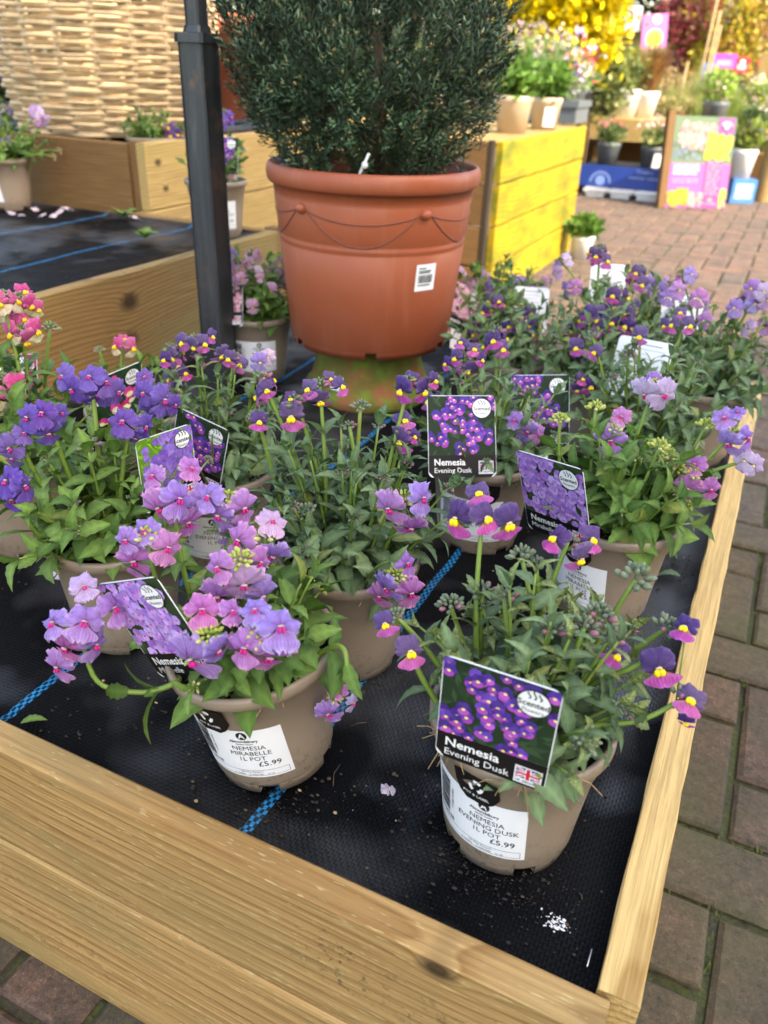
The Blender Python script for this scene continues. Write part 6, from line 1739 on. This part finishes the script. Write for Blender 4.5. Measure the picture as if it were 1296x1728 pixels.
# trees, hut and hedge at the back
def tree_at(px, py, d, rad, n, l, cols, clumps, lab, seed, name='garden_tree', tr_=.03, stems=1):
    p = at(px, py, d); return bush(name, lab, (p.x, p.y, 0), p, rad, n, l, cols, clumps, tr_, 'trees and shrubs in the yard', seed, 'tree', stems)
tree_at(1148, 45, 9.8, (.26, .3, .42), 1900, .07, [(.26, .03, .05), (.34, .06, .07), (.2, .04, .04), (.3, .16, .1)], 20, 'dark red maple beside the pink poster', 1)
tree_at(1172, 5, 10.5, (.32, .32, .35), 1600, .08, [(.42, .03, .06), (.5, .05, .1)], 14, 'crimson maple high above the straw coloured canes', 2)
tree_at(1215, 55, 9.6, (.42, .4, .55), 3000, .07, [(.36, .30, .03), (.45, .34, .03), (.26, .26, .04), (.4, .2, .05)], 24, 'golden green shrub behind the pink price sign', 3)
tree_at(1250, 60, 10.5, (.32, .3, .55), 2200, .07, [(.24, .07, .06), (.3, .14, .07), (.2, .2, .06)], 20, 'reddish shrub behind the red price sign', 4)
tree_at(1300, 30, 12.0, (.75, .6, 1.0), 5200, .09, [(.22, .24, .09), (.32, .33, .15), (.16, .19, .07)], 40, 'tall pale green conifer at the edge of the yard', 5, tr_=.06)
tree_at(1175, 60, 11.0, (.40, .4, .6), 2600, .08, [(.45, .40, .25), (.35, .32, .16), (.52, .46, .30)], 20, 'straw coloured bush between the maples', 6)
tree_at(1115, 150, 8.6, (.35, .3, .16), 1500, .06, [(.40, .27, .12), (.34, .24, .10), (.25, .2, .08)], 16, 'bronze grass like shrub under the hut', 7, tr_=.02)
for k, (px, h_) in enumerate(((1148, 1.5), (1156, 1.3), (1122, .9), (1162, 1.2))):
    b0 = ony(px, 8.4 + .1 * k, 0); o = thing('bamboo_cane', ('tallest straw coloured bamboo cane beside the red maple', 'slim bamboo cane right behind the tallest cane', 'short bamboo cane under the pink poster', 'bamboo cane leaning into the straw coloured bush')[k], 'cane', b0, 'bamboo canes among the grasses'); q = MB(); q.tube([(0, 0, 0), (.01, 0, h_ * .5), (.03, 0, h_)], .011, 6); link('cane', q.mesh('cane', M['straw']), o)
hb = at(1080, 60, 11.5)
hut = thing('timber_hut', 'timber hut with a pale sloping roof and a round red logo sign', 'building', (hb.x, hb.y, 0))
hz = hb.z
q = MB()
for k in range(14): q.box((-1.6 + k * .165, 0, 0), (-1.6 + k * .165 + .155, .03, hz + .55 - abs(k - 5.0) * .06)); 
link('wall', q.mesh('wall', W_TIER, False), hut)
q = MB(); q.box((-1.6, .031, 0), (.70, 1.8, hz + .0)); link('back_wall', q.mesh('back_wall', W_BROWN, False), hut)
M['roof_felt'] = plain('sage_roof', (.42, .40, .26), .7, .1, 6)
for sgn in (-1, 1):
    q = MB(); a = Vector((-.75, -.25, hz + .80)); e = Vector((-.75 + sgn * 1.7, -.25, hz + .80 - .62)); n_ = Vector((0, 2.2, 0)); u_ = Vector((sgn * .03, 0, .075))
    v = [a, e, e + n_, a + n_]; q.add(v + [w + u_ for w in v], [(0, 1, 2, 3), (4, 7, 6, 5), (0, 4, 5, 1), (1, 5, 6, 2), (2, 6, 7, 3), (3, 7, 4, 0)]); link('roof', q.mesh('roof', M['roof_felt'], False), hut)
hs = at(1062, 31, 11.2); sgn_ = link('logo_sign', None); bpy.data.objects.remove(sgn_)
q = MB(); q.box((-.16, -.012, -.15), (.16, 0, .15), 0, (.72, .74, .76)); fn = lambda x, y, h: (x, -.0125 - h, y)
put_disc(q, fn, -.02, .02, .085, .085, 0, .001, (.30, .02, .04), 24); put_text(q, fn, 'A', -.02, .02, .13, 0, .003, .02, col=(.8, .8, .8))
o = link('logo_sign', q.mesh('logo_sign', M['matte_print'], False, True), hut); o.location = hs - Vector((hb.x, hb.y, 0)); o.rotation_euler = (0, 0, R_(18))
pc = at(1104, 60, 9.2); q = MB(); q.box((-.14, -.006, -.21), (.14, .006, .21), 0, (.62, .16, .46)); fn = lambda x, y, h: (x, -.0065 - h, y)
put_quad(q, fn, -.14, -.21, .14, -.13, 0, .001, (.12, .2, .12)); put_disc(q, fn, 0, -.03, .10, .10, 0, .002, (.72, .45, .25), 22); put_disc(q, fn, 0, -.03, .075, .075, 0, .003, (.82, .62, .06), 22); put_disc(q, fn, 0, -.03, .035, .03, 0, .004, (.7, .4, .08), 12); put_disc(q, fn, .02, .16, .045, .045, 0, .002, (.82, .8, .8), 18)
q.box((-.006, .007, -pc.z), (.006, .02, .2), 0, (.1, .1, .1))
o = link('flower_poster', q.mesh('flower_poster', M['matte_print'], False, True)); o.location = pc; o.rotation_euler = (0, R_(-6), R_(20)); tag(o, 'pink poster with a big yellow flower in front of the hut', 'poster')
# hedges closing the yard
def hedge(lab, a, b_, h, cols, n, seed, th=.5):
    a, b_ = Vector(a), Vector(b_); o = thing('hedge', lab, 'hedge', (a + b_) / 2); r = random.Random(seed); q = MB(); c = (a + b_) / 2; u = (b_ - a)
    q.box((-.1, -.1, 0), (.1, .1, h * .3), 0, (.05, .04, .02))
    for k in range(n):
        t = r.random() - .5; p = u * t + Vector((r.gauss(0, th * .5), r.gauss(0, th * .5), 0)); p.z = h * r.random() ** .8 * (1 + .15 * mnoise.noise((t * 9, seed, 0)))
        d = Vector((r.gauss(0, 1), r.gauss(0, 1), r.gauss(0, 1) + .5)).normalized(); f = r.uniform(.6, 1.3) * (1 + .4 * mnoise.noise((t * 20, p.z * 2, seed))); cc = r.choice(cols)
        leafquad(q, p, d, Vector((r.gauss(0, 1), r.gauss(0, 1), r.gauss(0, 1))), .16 * r.uniform(.6, 1.3), .05, tuple(v * f for v in cc))
    link('foliage', q.mesh('foliage', M['fol'], False, True), o)
hedge('tall mixed hedge closing the far side of the yard', (-8, 14.5, 0), (3.5, 14.5, 0), 3.2, [(.07, .11, .03), (.10, .14, .04), (.05, .08, .025)], 16000, 1)
hedge('dark evergreen hedge behind the wicker basket', (-6.5, 4.2, 0), (-2.4, 5.2, 0), 2.2, [(.03, .05, .02), (.045, .07, .025)], 9000, 2)
# a plain terracotta pot behind the basket
o = thing('terracotta_pot', 'plain red clay pot standing between basket and yew', 'pot', ony(366, 2.15, T3)); q = MB(); q.lathe([(0, .004), (.10, 0), (.14, .25), (.155, .252), (.158, .30), (.145, .30), (.13, .2), (0, .2)], 40); link('pot', q.mesh('pot', M['terracotta']), o)
